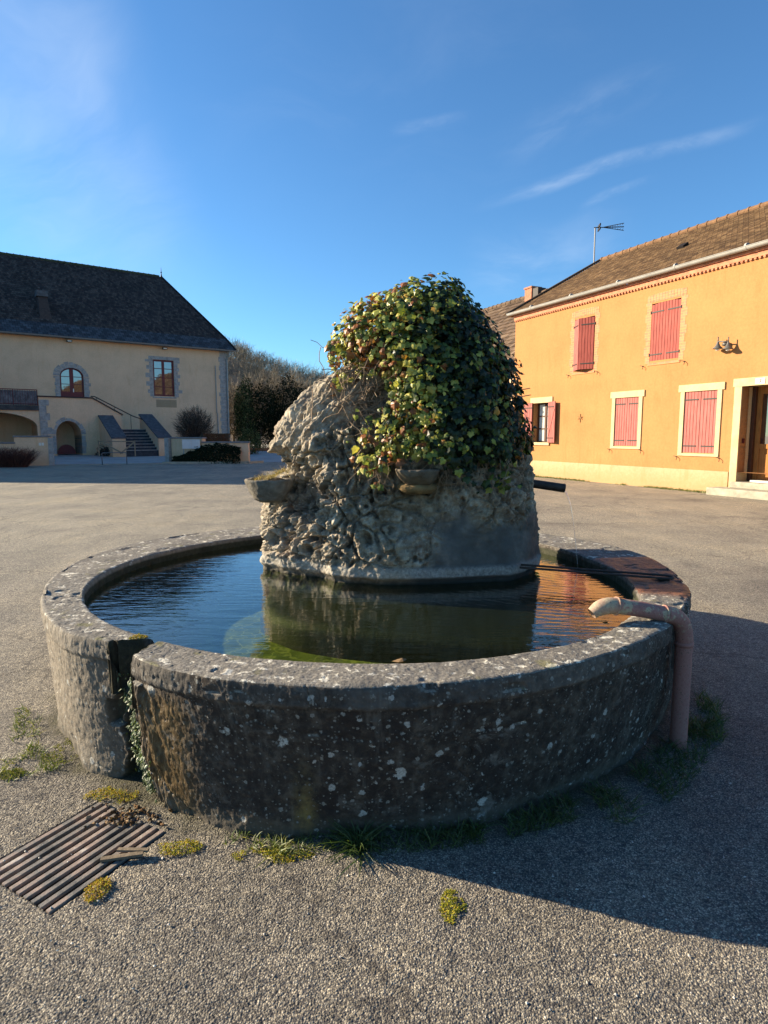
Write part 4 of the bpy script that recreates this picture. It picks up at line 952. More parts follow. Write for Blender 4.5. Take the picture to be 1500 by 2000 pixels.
def surround_cream(op, wj=.13, hl=.19, parent=h):
    b = MB(); b.box(op[0] - wj, op[0], -.03, .20, op[2] - .02, op[3]); b.box(op[1], op[1] + wj, -.03, .20, op[2] - .02, op[3]); b.box(op[0] - wj - .07, op[1] + wj + .07, -.036, .20, op[3], op[3] + hl)
    b.box(op[0] - wj, op[1] + wj, -.034, .20, op[2] - .09, op[2] - .02); return b.build('window_surround', CREAM, parent)
def shutter(w, hgt, mat, parent, loc, rot, zbrace=False, mirror=1, arch=0.):
    """plank shutter hinged at local x=0, extending +x (mirror -1: towards -x)"""
    b = MB(); n = 5 if w > .45 else 4; pw = w / n
    for k in range(n):
        a, c = k * pw + .007, (k + 1) * pw - .007
        tz = hgt + arch * ((k + .5) / n)
        b.box(min(a * mirror, c * mirror), max(a * mirror, c * mirror), -.028, 0, 0, tz, 0); b.box(min(a * mirror, (c + .014) * mirror) if k < n - 1 else min(a * mirror, c * mirror), max(a * mirror, (c + .014) * mirror) if k < n - 1 else max(a * mirror, c * mirror), -.006, -.002, .002, tz - .002, 0) if k < n - 1 else None
    for zz_ in (hgt * .10, hgt * .86):
        b.box(min(-.02 * mirror, w * .86 * mirror), max(-.02 * mirror, w * .86 * mirror), -.038, -.0285, zz_, zz_ + .035, 1)
        b.tube([(-.02 * mirror, -.035, zz_ - .02), (-.02 * mirror, -.035, zz_ + .06)], .016, 8, 1)
    if zbrace:
        b.obox((w / 2 * mirror, -.034, hgt * .49), (w * .40 * mirror, 0, hgt * .33 * (1 if mirror > 0 else 1)), (0, .007, 0), Vector((-(hgt * .33), 0, w * .40 * mirror)).normalized() * .028, 0)
    o = b.build('shutter', [mat, IRON], parent); o.location = loc; o.rotation_euler = (0, 0, rot); return o
def dogs(op, parent, off=.16):
    for x in (op[0] - off, op[1] + off):
        b = MB(); b.tube([(x, .0, op[2] - .12), (x, -.06, op[2] - .12), (x + .05, -.07, op[2] - .16), (x + .03, -.07, op[2] - .22)], .009, 6); b.tube([(x, -.05, op[2] - .12), (x - .07, -.055, op[2] - .10)], .008, 6)
        b.build('shutter_hook', IRON, parent)
# closed ground-floor windows
for op, in ((opD,), (opE,)):
    s = surround_cream(op); wd = (op[1] - op[0]) / 2 - .004
    shutter(wd, op[3] - op[2] - .01, SHUT, s, (op[0] + .002, .03, op[2]), 0); shutter(wd, op[3] - op[2] - .01, SHUT, s, (op[1] - .002, .03, op[2]), 0, mirror=-1)
    dogs(op, s)
# open window C
b = MB(); op = opC; b.box(op[0] - .16, op[1] + .16, -.036, .20, op[3], op[3] + .20); s = b.build('lintel', CREAM, h); b = MB(); b.box(op[0] - .05, op[1] + .05, -.05, .24, op[2] - .10, op[2]); b.build('window_sill', CREAM, h)
shutter(.44, 1.46, SHUT, s, (op[0] - .0, -.05, op[2] - .0), .10, True, -1)
shutter(.46, 1.46, SHUT, s, (op[1] + .0, -.05, op[2] - .0), -.14, True, 1)
for a in (): pass
f_ = MB(); f_.box(op[0] + .01, op[0] + .07, .20, .25, op[2], op[3], 0); f_.box(op[1] - .07, op[1] - .01, .20, .25, op[2], op[3], 0); xm = (op[0] + op[1]) / 2
f_.box(xm - .045, xm + .045, .195, .25, op[2], op[3], 0)
for zz_ in (op[2] + .02, op[2] + .5, op[2] + .96, op[3] - .03): f_.box(op[0] + .07, op[1] - .07, .205, .245, zz_ - .022, zz_ + .022, 0)
wf = f_.build('window', BROWNW, h); q = MB(); q.quad((op[0], .235, op[2]), (op[1], .235, op[2]), (op[1], .235, op[3]), (op[0], .235, op[3])); q.build('pane', GLASS, wf)
q = MB(); n = 26
for side in (0, 1):
    a0 = op[0] + .08 + side * .44
    for k in range(n):
        x0_, x1_ = a0 + k * .33 / n, a0 + (k + 1) * .33 / n; q.quad((x0_, .226 + .006 * (k % 2), op[2] + .05), (x1_, .226 + .006 * ((k + 1) % 2), op[2] + .05), (x1_, .226 + .006 * ((k + 1) % 2), op[3] - .05), (x0_, .226 + .006 * (k % 2), op[3] - .05))
q.build('curtain', CURTAIN, wf)
# upper windows with brick surrounds
def surround_brick(op, m_=.17):
    b = MB(); z = op[2] - .06; k = 0
    while z < op[3] + .03:
        e_ = .055 if (k // 3) % 2 else 0.; hgt = .079
        b.box(op[0] - m_ - e_, op[0], -.004, .15, z, z + hgt); b.box(op[1], op[1] + m_ + e_, -.004, .15, z, z + hgt); z += hgt; k += 1
    n = 13; w_ = (op[1] - op[0] + 2 * m_) / n
    for i in range(n):
        x0_ = op[0] - m_ + i * w_; r_ = .035 * math.sin(math.pi * (i + .5) / n); b.box(x0_ + .003, x0_ + w_ - .003, -.006, .15, z + r_ * .3, z + .20 + r_)
    b.box(op[0] - .06, op[1] + .06, -.02, .15, op[2] - .13, op[2] - .062)
    return b.build('window_surround', BRICKS, h)
s = surround_brick(opB); shutter(.508, 1.60, SHUTW, s, (opB[0] + .002, .03, opB[2]), 0, arch=.07); shutter(.508, 1.60, SHUTW, s, (opB[1] - .002, .03, opB[2]), 0, mirror=-1, arch=.07); dogs(opB, s, .22)
s = surround_brick(opA); shutter(.51, 1.66, SHUT, s, (opA[0] + .01, .0, opA[2]), -R(25), arch=0.); shutter(.51, 1.66, SHUTW, s, (opA[1] - .01, .0, opA[2]), R(25), mirror=-1); dogs(opA, s, .22)  # right leaf takes the darker red, painting in its turned-away shade
for op in (opA, opB, opC, opD, opE):
    q = MB(); q.quad((op[0], .259, op[2]), (op[1], .259, op[2]), (op[1], .259, op[3]), (op[0], .259, op[3]))
    q.build('dark_backing', DARKIN, h)  # near-black sheet stands in for the unlit room behind each opening
# door
b = MB(); op = opF; y_ = .52
b.quad((op[0], .26, op[2]), (op[0], .26, op[3]), (op[0], y_, op[3]), (op[0], y_, op[2])); b.quad((op[0], .26, op[3]), (op[1], .26, op[3]), (op[1], y_, op[3]), (op[0], y_, op[3])); b.quad((op[1], .26, op[2]), (op[1], y_, op[2]), (op[1], y_, op[3]), (op[1], .26, op[3]))
b.build('door_reveal', m_render('door reveal cream stone', (.55, .42, .24)), h)  # plain cream stone tone lining the door recess
d = MB(); x0_, x1_ = op[0] + .10, op[1] - .1; z0_, z1_ = op[2] + .05, op[3] - .05
d.box(op[0] + .002, x0_, y_ - .14, y_ + .02, op[2], op[3], 1); d.box(x1_, op[1] - .002, y_ - .14, y_ + .02, op[2], op[3], 1); d.box(x0_, x1_, y_ - .06, y_, z1_, op[3] - .002, 0)
d.box(x0_, x0_ + .13, y_ - .06, y_ - .01, z0_, z1_, 0); d.box(x1_ - .13, x1_, y_ - .06, y_ - .01, z0_, z1_, 0); xm = (x0_ + x1_) / 2 + .02
d.box(xm - .05, xm + .05, y_ - .06, y_ - .01, z0_ + .9, z1_, 0); d.box(x0_ + .13, x1_ - .13, y_ - .06, y_ - .01, z0_ + .80, z0_ + .92, 0); d.box(x0_ + .13, x1_ - .13, y_ - .06, y_ - .01, z1_ - .14, z1_, 0)
d.box(x0_ + .13, x1_ - .13, y_ - .035, y_ - .012, z0_, z0_ + .80, 0); d.box(x0_ + .25, x1_ - .25, y_ - .050, y_ - .034, z0_ + .14, z0_ + .66, 0)
dr = d.build('door', [WOOD, BROWNW], h, bevel=.004); q = MB(); q.quad((x0_ + .13, y_ - .03, z0_ + .9), (x1_ - .13, y_ - .03, z0_ + .9), (x1_ - .13, y_ - .03, z1_ - .1), (x0_ + .13, y_ - .03, z1_ - .1)); q.build('pane', GLASS, dr)
q = MB(); q.box(x0_ + .14, x1_ - .3, y_ - .34, y_ - .06, op[2] + .0, op[2] + .045); q.build('doorsill', m_simple('white doorsill', (.68, .66, .60), .5, .1), h)
b = MB(); b.box(op[0] - .10, op[1] + .3, -.12, .52, .20, op[2]); b.box(op[0] - .45, op[1] + .5, -.55, -.043, .0, .20); b.box(op[0] - .25, op[1] + .5, -.043, .30, .0, .199); b.build('doorstep', CONC, h, bevel=.015)
b = MB(); b.box(9.985, 10.235, -.056, -.043, 2.82, 2.955, 0); b.box(10.08, 10.145, -.060, -.0565, 2.918, 2.932, 1); b.obox((10.118, -.0583, 2.878), (.018, 0, .040), (0, .0018, 0), (.010, 0, -.004), 1)
b.build('number_plate', [WHITEP, IRON], h)
b = MB(); b.box(opF[0] + .002, opF[0] + .03, .10, .17, 1.35, 1.47); b.build('doorbell', m_simple('dark red plastic', (.09, .012, .012), .4, .1), h)
# cornice of brick teeth, gutter, roof
b = MB(); b.box(-.03, LX, -.055, 0.2, EZ - .02, EZ + .10, 0); k = 0
while k * .12 < LX - .1: b.box(k * .12, k * .12 + .06, -.05, -.002, EZ - .065, EZ - .0205, 0); k += 1
b.box(-.03, LX, -.11, 0.2, EZ + .101, EZ + .17, 0); b.build('cornice', m_simple('brick cornice', (.48, .20, .11), .9, .3, 10., .4), h)
gp = [(-.20 + .088 * math.cos(a), EZ + .245 + .088 * math.sin(a)) for a in np.linspace(math.pi, 2 * math.pi, 11)]; gp2 = [(-.20 + .081 * math.cos(a), EZ + .247 + .081 * math.sin(a)) for a in np.linspace(2 * math.pi, math.pi, 11)]
b = MB(); b.prism([(-.22, y__, z__) for y__, z__ in gp + gp2], (LX + .2, 0, 0)); b.tube([(-.22, -.290, EZ + .247), (LX, -.290, EZ + .247)], .010, 8)
for k in range(9): b.tube([(k * 2.1 + 1.2, -.20, EZ + .246), (k * 2.1 + 1.25, -.20, EZ + .246)], .094, 16)
b.build('gutter', ZINC, h)
RZ, RYb, EV = 8.72, 4.5, (-.26, EZ + .20); HX = -.30
rf_ = roof_slope([(-.32, EV[0], EV[1]), (LX, EV[0], EV[1]), (LX, RYb, RZ), (HX + 0.0, RYb, RZ)], .13, .014, ROOFB, 'roof', h)
q = [(-.32, EV[0], EV[1]), (-.32, 9.3, EV[1]), (HX - .02, RYb, RZ)]
b = MB(); b.poly([(-.30, EV[0] + .05, EV[1] - .04), (HX, RYb, RZ - .05), (-.30, 9.2, EV[1] - .04)]); b.build('gable', ORANGE, h)
roof_slope([(LX, 9.26, EV[1]), (-.32, 9.26, EV[1]), (HX, RYb, RZ), (LX, RYb, RZ)], .13, .014, ROOFB, 'roof', h)
ridge_tiles((HX, RYb, RZ + .0), (LX, RYb, RZ + .0), m_simple('ridge tile clay', (.18, .10, .05), .9, .4, 5., .4), rf_)
b = MB(); b.tube([(-.33, EV[0], EV[1] + .05), (HX - .03, RYb, RZ + .06)], .045, 8); b.build('verge', m_simple('dark verge tile', (.10, .065, .04), .9, .3), rf_)
for x_v, y_v, z_v in ((5.6, 2.0, 7.36), (9.1, 1.5, 7.07)):
    b = MB(); b.prism([(x_v, y_v, z_v), (x_v + .26, y_v, z_v), (x_v + .26, y_v + .22, z_v + .14), (x_v, y_v + .22, z_v + .14)], (0, -.03, .07)); b.build('roof_vent', ROOFD, rf_)
b = MB(); b.box(3.735, 3.765, -.02, 0, 1.98, 2.26); b.obox((3.75, -.022, 2.13), (.10, 0, .035), (0, .006, 0), (0, 0, .014)); b.obox((3.75, -.024, 2.13), (.10, 0, -.045), (0, .006, 0), (0, 0, .012)); b.build('wall_tie', m_simple('rusty iron tie', (.26, .13, .045), .8, .3, 20.), h)
b = MB(); b.tube([(.02, -.05, 3.42), (.5, -.03, 3.28), (1.0, -.02, 3.30)], .010, 5); b.tube([(.02, -.05, 3.14), (.5, -.03, 3.02), (1.05, -.02, 3.05)], .010, 5); b.build('cable', IRON, h)
# wall lamp
lm = empty('wall_lamp', M=MR @ Matrix.Translation((9.10, 0, 3.88))); tag(lm, 'twin grey metal wall lamp on the orange facade above the door', 'wall lamp')
b = MB(); b.lathe([(0, -.05), (.075, -.04), (.085, 0), (.075, .04), (0, .05)], (0, -.06, .02), 20); b.tube([(0, 0, .02), (0, -.12, .02)], .05, 16); b.tube([(-.15, -.16, .10), (.15, -.16, .06)], .016, 8); b.build('bracket', LAMPM, lm, True)
for x in (-.15, .15):
    b = MB(); zt = .10 if x < 0 else .06; b.tube([(x, -.16, zt + .12), (x, -.16, zt - .02)], .014, 8); b.lathe([(.02, zt), (.035, zt - .05), (.06, zt - .11), (.12, zt - .17), (.125, zt - .185), (.10, zt - .175), (.03, zt - .12)], (x, -.16, 0), 24); o = b.build('lamp_shade', LAMPM, lm, True)
    b = MB(); b.lathe([(0, zt - .24), (.045, zt - .225), (.06, zt - .18), (.05, zt - .15)], (x, -.16, 0), 16); b.build('bulb', WHITEP, o, True)

# antenna standing behind the roof verge
an = empty('tv_antenna', M=MR @ Matrix.Translation((-.55, 4.3, 8.2))); tag(an, 'television aerial on a pale mast above the orange house roof', 'antenna')
b = MB(); b.tube([(0, 0, -.6), (0, 0, 1.85)], .027, 10); b.build('mast', ZINC, an)
b = MB(); z0_ = 1.86; D_ = Vector((.50, .866, 0)).normalized()
b.tube([Vector((0, 0, z0_)) - D_ * .05, Vector((0, 0, z0_)) + D_ * 1.15], .018, 6); Pq = Vector((-D_.y, D_.x, 0))
for ang in (.13, -.13): b.tube([Vector((0, 0, z0_)) + D_ * .30, Vector((0, 0, z0_ + ang * 1.1)) + D_ * 1.15], .014, 6)
for k in range(8):
    for ang in (0, .13, -.13):
        c_ = Vector((0, 0, z0_ + ang * 1.1 * max(0, k * .1))) + D_ * (.40 + k * .1); b.tube([c_ - Pq * .09, c_ + Pq * .09], .008, 5)
for s__ in (-1, 1): b.obox(Vector((0, 0, z0_ + s__ * .07)) + D_ * .16, D_ * .02, Pq * .20, (0, 0, .045))
b.build('boom', IRON, an)

# ================================================================ HOUSE BEHIND (dark interlocking tiles)
h2 = empty('tiled_house', M=MR); tag(h2, 'lower house behind the orange one, showing a dark tiled roof and a brick chimney', 'house')
x0_, x1_ = -14., -1.0
r2 = roof_slope([(x0_, 1.2, 4.35), (x1_, 1.2, 4.35), (x1_, 6., 8.62), (x0_, 6., 8.62)], .34, .045, ROOFP, 'roof', h2)
roof_slope([(x1_, 10.8, 4.35), (x0_, 10.8, 4.35), (x0_, 6., 8.62), (x1_, 6., 8.62)], .34, .045, ROOFP, 'roof', h2)
ridge_tiles((x0_, 6., 8.64), (x1_, 6., 8.64), m_simple('ridge tile dark', (.12, .08, .05), .9, .4, 5.), r2, .42, .13)
b = MB(); b.box(x0_ + .3, x1_ - .1, 1.6, 10.4, 0, 4.3); b.poly([(x0_ + .3, 1.6, 4.3), (x0_ + .3, 10.4, 4.3), (x0_ + .3, 6, 8.3)]); b.poly([(x1_ - .1, 1.6, 4.3), (x1_ - .1, 6, 8.3), (x1_ - .1, 10.4, 4.3)]); b.build('wall', TAN, h2)
b = MB(); b.box(-7.0, -6.45, 5.7, 6.3, 8.2, 8.98, 0); b.box(-7.04, -6.41, 5.66, 6.34, 8.981, 9.06, 0); b.box(-6.4, -6.0, 5.75, 6.25, 8.3, 8.92, 1); b.build('chimney', [m_simple('chimney brick', (.40, .17, .10), .9, .3, 12.), IRON], r2)

# ================================================================ LEFT BUILDING
h3 = empty('town_hall', M=MBL); tag(h3, 'large tan building with steep dark roof, terrace and outside stair on the left', 'building')
WX0, WX1, EZ3 = -30., 5.9, 8.02
dop = (-5.98, -4.50, 4.06, 6.05); wop = (.22, 1.74, 4.36, 6.98)
b = MB(); wall_open(b, WX0, WX1, -.2, EZ3, [dop, wop, (-2.0, -1.0, 6.9, 6.9001)][:2], 0, 0, .28)
b.quad((WX1, 0, -.2), (WX1, 14, -.2), (WX1, 14, EZ3), (WX1, 0, EZ3)); b.quad((WX0, 0, -.2), (WX0, 0, EZ3), (WX0, 14, EZ3), (WX0, 14, -.2)); b.quad((WX0, 14, -.2), (WX0, 14, EZ3), (WX1, 14, EZ3), (WX1, 14, -.2))
# arch spandrels of the upper door (segmental head)
def arch_pts(xa, xb, zs_, rise, n=14):
    xm = (xa + xb) / 2; hw_ = (xb - xa) / 2
    return [(xm + hw_ * math.cos(a), zs_ + rise * math.sin(a)) for a in np.linspace(0, math.pi, n)]
def spandrels(b, xa, xb, zs_, rise, ztop, y, depth, m=0):
    pts = arch_pts(xa, xb, zs_, rise, 17)
    for p_, q_ in zip(pts, pts[1:]):
        b.quad((q_[0], y, q_[1]), (p_[0], y, p_[1]), (p_[0], y, ztop), (q_[0], y, ztop), m)
        b.quad((p_[0], y, p_[1]), (q_[0], y, q_[1]), (q_[0], y + depth, q_[1]), (p_[0], y + depth, p_[1]), m)
spandrels(b, dop[0], dop[1], 5.48, .57, dop[3], 0., .28)
b.build('wall', TAN, h3)
rz3, ry3, hx3 = 14.52, 7.0, 3.40
e0 = EZ3 + .02; xe = WX1 + .55; br_z, br_y = 8.95, .45      # kicked slate eave, then the tiles
r3 = roof_slope([(WX0, -.55, e0), (xe, -.55, e0), (xe - .35, br_y, br_z), (WX0, br_y, br_z)], .24, .014, ROOFS, 'roof', h3)
roof_slope([(WX0, br_y, br_z), (xe - .35, br_y, br_z), (hx3, ry3, rz3), (WX0, ry3, rz3)], .24, .016, ROOFD, 'roof', h3)
roof_slope([(xe, -.55, e0), (xe, 14.55, e0), (xe - .35, 13.55, br_z), (xe - .35, br_y, br_z)], .24, .014, ROOFS, 'roof', h3)
roof_slope([(xe - .35, br_y, br_z), (xe - .35, 13.55, br_z), (hx3, ry3, rz3)], .24, .016, ROOFD, 'roof', h3)
roof_slope([(xe, 14.55, e0), (WX0, 14.55, e0), (WX0, ry3, rz3), (hx3, ry3, rz3)], .3, .016, ROOFD, 'roof', h3)
ridge_tiles((WX0, ry3, rz3), (hx3, ry3, rz3), m_simple('mossy ridge tile', (.05, .06, .035), .9, .4, 5.), r3, .42, .12)
b = MB(); b.lathe([(.09, 0), (.05, .15), (.03, .3), (.07, .36), (.03, .42), (.012, .75), (0, .8)], (hx3, ry3, rz3), 10); b.build('finial', IRON, r3)
b = MB(); b.tube([(hx3, ry3, rz3 + .03), (xe - .35, br_y, br_z + .05), (xe, -.55, e0 + .04)], .07, 8); b.build('hip_tiles', ROOFS, r3)
b = MB(); b.box(WX0, xe - .1, -.45, 0.0, e0 - .10, e0 - .04, 0); b.prism([(WX0, -.55, e0 - .02), (WX0, -.67, e0 - .02), (WX0, -.64, e0 - .12), (WX0, -.57, e0 - .12)], (xe - WX0, 0, 0)); b.build('gutter', m_simple('aged grey gutter', (.17, .16, .15), .6, .2), h3)
b = MB(); b.tube([(WX1 + .05, -.58, e0 - .1), (WX1 + .02, -.35, e0 - .45), (WX1 - .02, -.10, e0 - .7), (WX1 - .02, -.10, .9)], .055, 10); b.tube([(WX1 - .95, -.07, EZ3 - 1.2), (WX1 - .95, -.07, 3.2)], .035, 8); b.tube([(WX1 - .88, -.07, 3.2), (WX1 - .88, -.07, .4)], .045, 8); b.build('downpipe', ZINC, h3)
def quoins(b, x0_, x1_, z0_, z1_, y=-.012, alt=.12, hq=.34, m=0, side=1):
    z = z0_; k = 0
    while z < z1_ - .05:
        hh = min(hq * random.uniform(.8, 1.15), z1_ - z); a = alt * random.uniform(.3, 1.) if k % 2 else random.uniform(0, .03)
        b.box(x0_ - (a if side < 0 else 0), x1_ + (a if side > 0 else 0), y - random.uniform(0, .006), .05, z + .006, z + hh - .006, m); z += hh; k += 1
b = MB(); quoins(b, WX1 - .55, WX1 - .003, .3, EZ3 - .1, side=-1, alt=.14); b.build('quoins', GREYST, h3)
b = MB(); quoins(b, wop[0] - .26, wop[0], wop[2] - .05, wop[3], side=-1, alt=.30, hq=.30); quoins(b, wop[1], wop[1] + .28, wop[2] - .05, wop[3], side=1, alt=.32, hq=.30); b.box(wop[0] - .3, wop[1] + .45, -.016, .05, wop[3] + .004, wop[3] + .24); b.box(wop[0] - .1, wop[1] + .1, -.05, .05, wop[2] - .14, wop[2] - .055)
sw = b.build('window_surround', GREYST, h3)
b = MB(); quoins(b, dop[0] - .28, dop[0], 4.06, 5.45, side=-1, alt=.16, hq=.26); quoins(b, dop[1], dop[1] + .30, 4.06, 5.45, side=1, alt=.16, hq=.26)
for k in range(11):
    a0, a1_ = math.pi * k / 11 + .012, math.pi * (k + 1) / 11 - .012; xm = (dop[0] + dop[1]) / 2; hw_ = (dop[1] - dop[0]) / 2
    f1_ = lambda a, e_: (xm + (hw_ + e_) * math.cos(a), -.014, 5.47 + (.57 + e_) * math.sin(a)); e_ = random.uniform(.28, .42)
    b.prism([f1_(a0, .002), f1_(a1_, .002), f1_(a1_, e_), f1_(a0, e_)], (0, .06, 0))
b.build('door_surround', GREYST, h3)
# window and door leaves
b = MB(); a, c, e_, g_ = wop; y_ = .10
for x0_, x1_ in ((a, a + .12), (c - .12, c), ((a + c) / 2 - .09, (a + c) / 2 + .09)): b.box(x0_, x1_, y_, y_ + .07, e_, g_)
for zq, hq in ((e_, .12), (g_ - .12, .12)): b.box(a + .12, c - .12, y_ + .003, y_ + .067, zq, zq + hq)
for k in (1, 2, 3): zq = e_ + (g_ - e_) * k / 4 + .03; b.box(a + .12, c - .12, y_ + .01, y_ + .06, zq - .025, zq + .025)
wn_ = b.build('window', MAROON, h3); q = MB(); q.quad((a, y_ + .04, e_), (c, y_ + .04, e_), (c, y_ + .04, g_), (a, y_ + .04, g_)); q.build('pane', GLASS, wn_)
b = MB(); a, c = dop[:2]; xm = (a + c) / 2
for x0_, x1_ in ((a, a + .10), (c - .10, c), (xm - .12, xm + .12)): b.box(x0_, x1_, .10, .17, 4.06, 6.03 if x0_ < xm < x1_ else 5.5)
b.box(a + .1, c - .1, .103, .165, 4.06, 4.45)
for zq in (4.95, 5.45): b.box(a + .1, c - .1, .11, .16, zq - .02, zq + .02)
pts = arch_pts(a, c, 5.48, .57, 15); pin = arch_pts(a + .1, c - .1, 5.48, .47, 15)
for k in range(14): b.prism([(pts[k][0], .10, pts[k][1]), (pts[k + 1][0], .10, pts[k + 1][1]), (pin[k + 1][0], .10, pin[k + 1][1]), (pin[k][0], .10, pin[k][1])], (0, .06, 0))
dd_ = b.build('door', MAROON, h3); q = MB(); q.quad((a, .14, 4.06), (c, .14, 4.06), (c, .14, 6.06), (a, .14, 6.06)); q.build('pane', GLASS, dd_); q = MB(); q.box(xm + .05, xm + .11, .08, .098, 4.42, 4.66); q.build('handle', WHITEP, dd_)
b = MB(); b.box(.35, 1.85, -.006, .02, 3.55, 4.10); b.build('patch', m_render('browner render patch', (.36, .26, .16)), h3)
for x in (-5.3, 1.07):
    q = MB(); q.box(x - .16, x + .16, -.30, -.12, 7.72, 7.86, 0); q.box(x - .12, x + .12, -.31, -.301, 7.735, 7.83, 1); q.box(x - .03, x + .03, -.12, 0, 7.76, 7.82, 0); q.build('floodlight', [IRON, WHITEP], h3)
b = MB(); sl = (rz3 - br_z) / (ry3 - br_y); yc = 1.5; zc_ = br_z + sl * (yc - br_y); b.prism([(-6.80, .75, br_z + sl * .3), (-6.10, .75, br_z + sl * .3), (-6.18, 1.5, zc_ + .95), (-6.74, 1.5, zc_ + .95)], (0, .6, .2), 0); b.box(-6.82, -6.12, 1.40, 2.2, zc_ + .97, zc_ + 1.35, 1)
b.build('chimney', [m_simple('soot brown render', (.06, .042, .036), .9, .3, 8.), SLATE], r3)
# terrace block with the small arch, front plane at y = -3.5
TF = -3.3; tz = 3.86
b = MB(); ax0, ax1 = -6.98, -5.50
def slope_top(x): return tz if x < -4.75 else tz - (x + 4.75) * .57
wall_open(b, -7.85, -4.75, -.2, tz, [(ax0, ax1, -.2, 2.42)], TF, 0, 2.2); spandrels(b, ax0, ax1, 1.55, .87, 2.42, TF, 2.2)
b.poly([(-4.75, TF, -.2), (-3.0, TF, -.2), (-3.0, TF, slope_top(-3.0)), (-4.75, TF, tz)])
b.poly([(-3.0, TF, -.2), (-3.0, -2.0, -.2), (-3.0, -2.0, slope_top(-3)), (-3.0, TF, slope_top(-3))]); b.quad((-7.85, TF, -.2), (-7.85, TF, tz), (-7.85, 0, tz), (-7.85, 0, -.2))
b.quad((-7.85, TF, tz - .02), (-4.75, TF, tz - .02), (-4.75, 0, tz - .02), (-7.85, 0, tz - .02)); b.quad((ax0 - .3, TF + 2.2, -.2), (ax1 + .3, TF + 2.2, -.2), (ax1 + .3, TF + 2.2, 3), (ax0 - .3, TF + 2.2, 3))
b.build('terrace_wall', TAN, h3)
b = MB(); b.box(-7.92, -4.74, TF - .08, TF + .35, tz, tz + .08); b.prism([(-4.74, TF - .08, tz), (-2.92, TF - .08, slope_top(-2.92)), (-2.92, TF - .08, slope_top(-2.92) + .08), (-4.74, TF - .08, tz + .08)], (0, .43, 0)); b.build('coping', m_simple('dark coping', (.05, .03, .03), .8, .3), h3)
b = MB(); quoins(b, -7.84, -7.45, .35, 3.7, TF - .012, .3, .42, side=1); 
for k in range(9):
    a0, a1_ = math.pi * k / 9 + .015, math.pi * (k + 1) / 9 - .015; xm = (ax0 + ax1) / 2; hw_ = (ax1 - ax0) / 2; e_ = random.uniform(.15, .28)
    f1_ = lambda a, e2_: (xm + (hw_ + e2_) * math.cos(a), TF - .013, 1.55 + (.87 + e2_) * math.sin(a)); b.prism([f1_(a0, .002), f1_(a1_, .002), f1_(a1_, e_), f1_(a0, e_)], (0, .06, 0))
quoins(b, ax1, ax1 + .2, .35, 1.5, TF - .012, .15, .35); quoins(b, ax0 - .2, ax0, .35, 1.5, TF - .012, .15, .35, side=-1); b.build('arch_stones', GREYST, h3)
b = MB(); b.prism([(ax0 + .12, TF + 1.0, .3)] + [((ax0 + ax1) / 2 - .55 * math.cos(t_), TF + 1.0, .3 + .62 * math.sin(t_)) for t_ in np.linspace(0, math.pi, 12)] + [(ax1 - .12, TF + 1.0, .3)], (0, .08, 0)); b.build('cellar_hatch', MAROON, h3)
# balcony with its wide arch, to the left
b = MB(); wall_open(b, -20, -7.86, -.2, 3.02, [(-12.9, -8.0, -.2, 2.95)], TF, 0, .6); spandrels(b, -12.9, -8.0, 2.05, .85, 2.95, TF, .6); b.build('arcade_wall', TAN, h3)
b = MB(); b.box(-20, -7.87, TF - .12, 0, 3.03, 3.32); b.build('balcony', m_stone('blackened stone', [(.03, .03, .032), (.07, .068, .066), (.16, .155, .15)], 2., .5), h3)
b = MB(); b.tube([(-20, TF, 4.28), (-7.9, TF, 4.28)], .028, 6, 0); b.tube([(-20, TF, 3.42), (-7.9, TF, 3.42)], .018, 6, 0)
k = 0
while -7.9 - k * .13 > -16: x = -7.9 - k * .13; b.tube([(x, TF, 3.33), (x, TF, 4.28)], .009 if k % 10 else .024, 5, 0); k += 1
b.quad((-16, TF + .04, 3.36), (-7.92, TF + .04, 3.36), (-7.92, TF + .04, 4.22), (-16, TF + .04, 4.22), 1)
def m_screen():
    m, t, b = new_mat('weathered balcony screen'); p = t.co(); n = t.noise(t.scale(p, 1., 1., .5), 4., 5., .7)
    fin(t, b, t.ramp(n, [(.35, (.05, .05, .055)), (.55, (.16, .155, .16)), (.75, (.30, .29, .29))]), .9); return m
b.build('railing', [MAROON, m_screen()], h3)
# stair flight towards the viewer with slate capped parapets
SX0, SX1 = -3.60, -1.58
b = MB(); n = 8
for k in range(n): b.box(SX0, SX1, -6.2 + k * .36, -2.0, .1 if k == 0 else .36 + k * .19, .36 + (k + 1) * .19)
for k in range(n): b.box(SX0 + .01, SX1 - .01, -6.225 + k * .36, -5.9 + k * .36, .36 + (k + 1) * .19 + .001, .36 + (k + 1) * .19 + .035, 1)
b.build('stair', [m_stone('dark riser', [(.025, .03, .035), (.04, .045, .055), (.07, .075, .09)], 5., .3), GREYST], h3)
b = MB(); top = .36 + n * .19
b.quad((-3.0, -2.0, -.2), (3.2, -2.0, -.2), (3.2, -2., -.19), (-3., -2., -.19)); b.box(-4.2, -1.0, -2.3, -0.002, -.2, top - .02); b.build('landing', TAN, h3)
for x0_, x1_ in ((SX0 - .80, SX0 - .001), (SX1 + .001, SX1 + .80)):
    zf_, zb_ = 1.30, 2.86; b = MB(); yb_ = -3.0 if x0_ < -3.6 else -2.4
    b.prism([(x0_, -6.3, -.1), (x0_, -6.3, zf_), (x0_, yb_, zb_), (x0_, yb_, -.1)], (x1_ - x0_, 0, 0), 0)
    b.prism([(x0_ - .06, -6.36, zf_ + .005), (x0_ - .06, yb_ + .02, zb_ + .015), (x0_ - .06, yb_ + .02, zb_ + .10), (x0_ - .06, -6.36, zf_ + .09)], (x1_ - x0_ + .12, 0, 0), 1); b.build('parapet', [TAN, SLATE], h3)
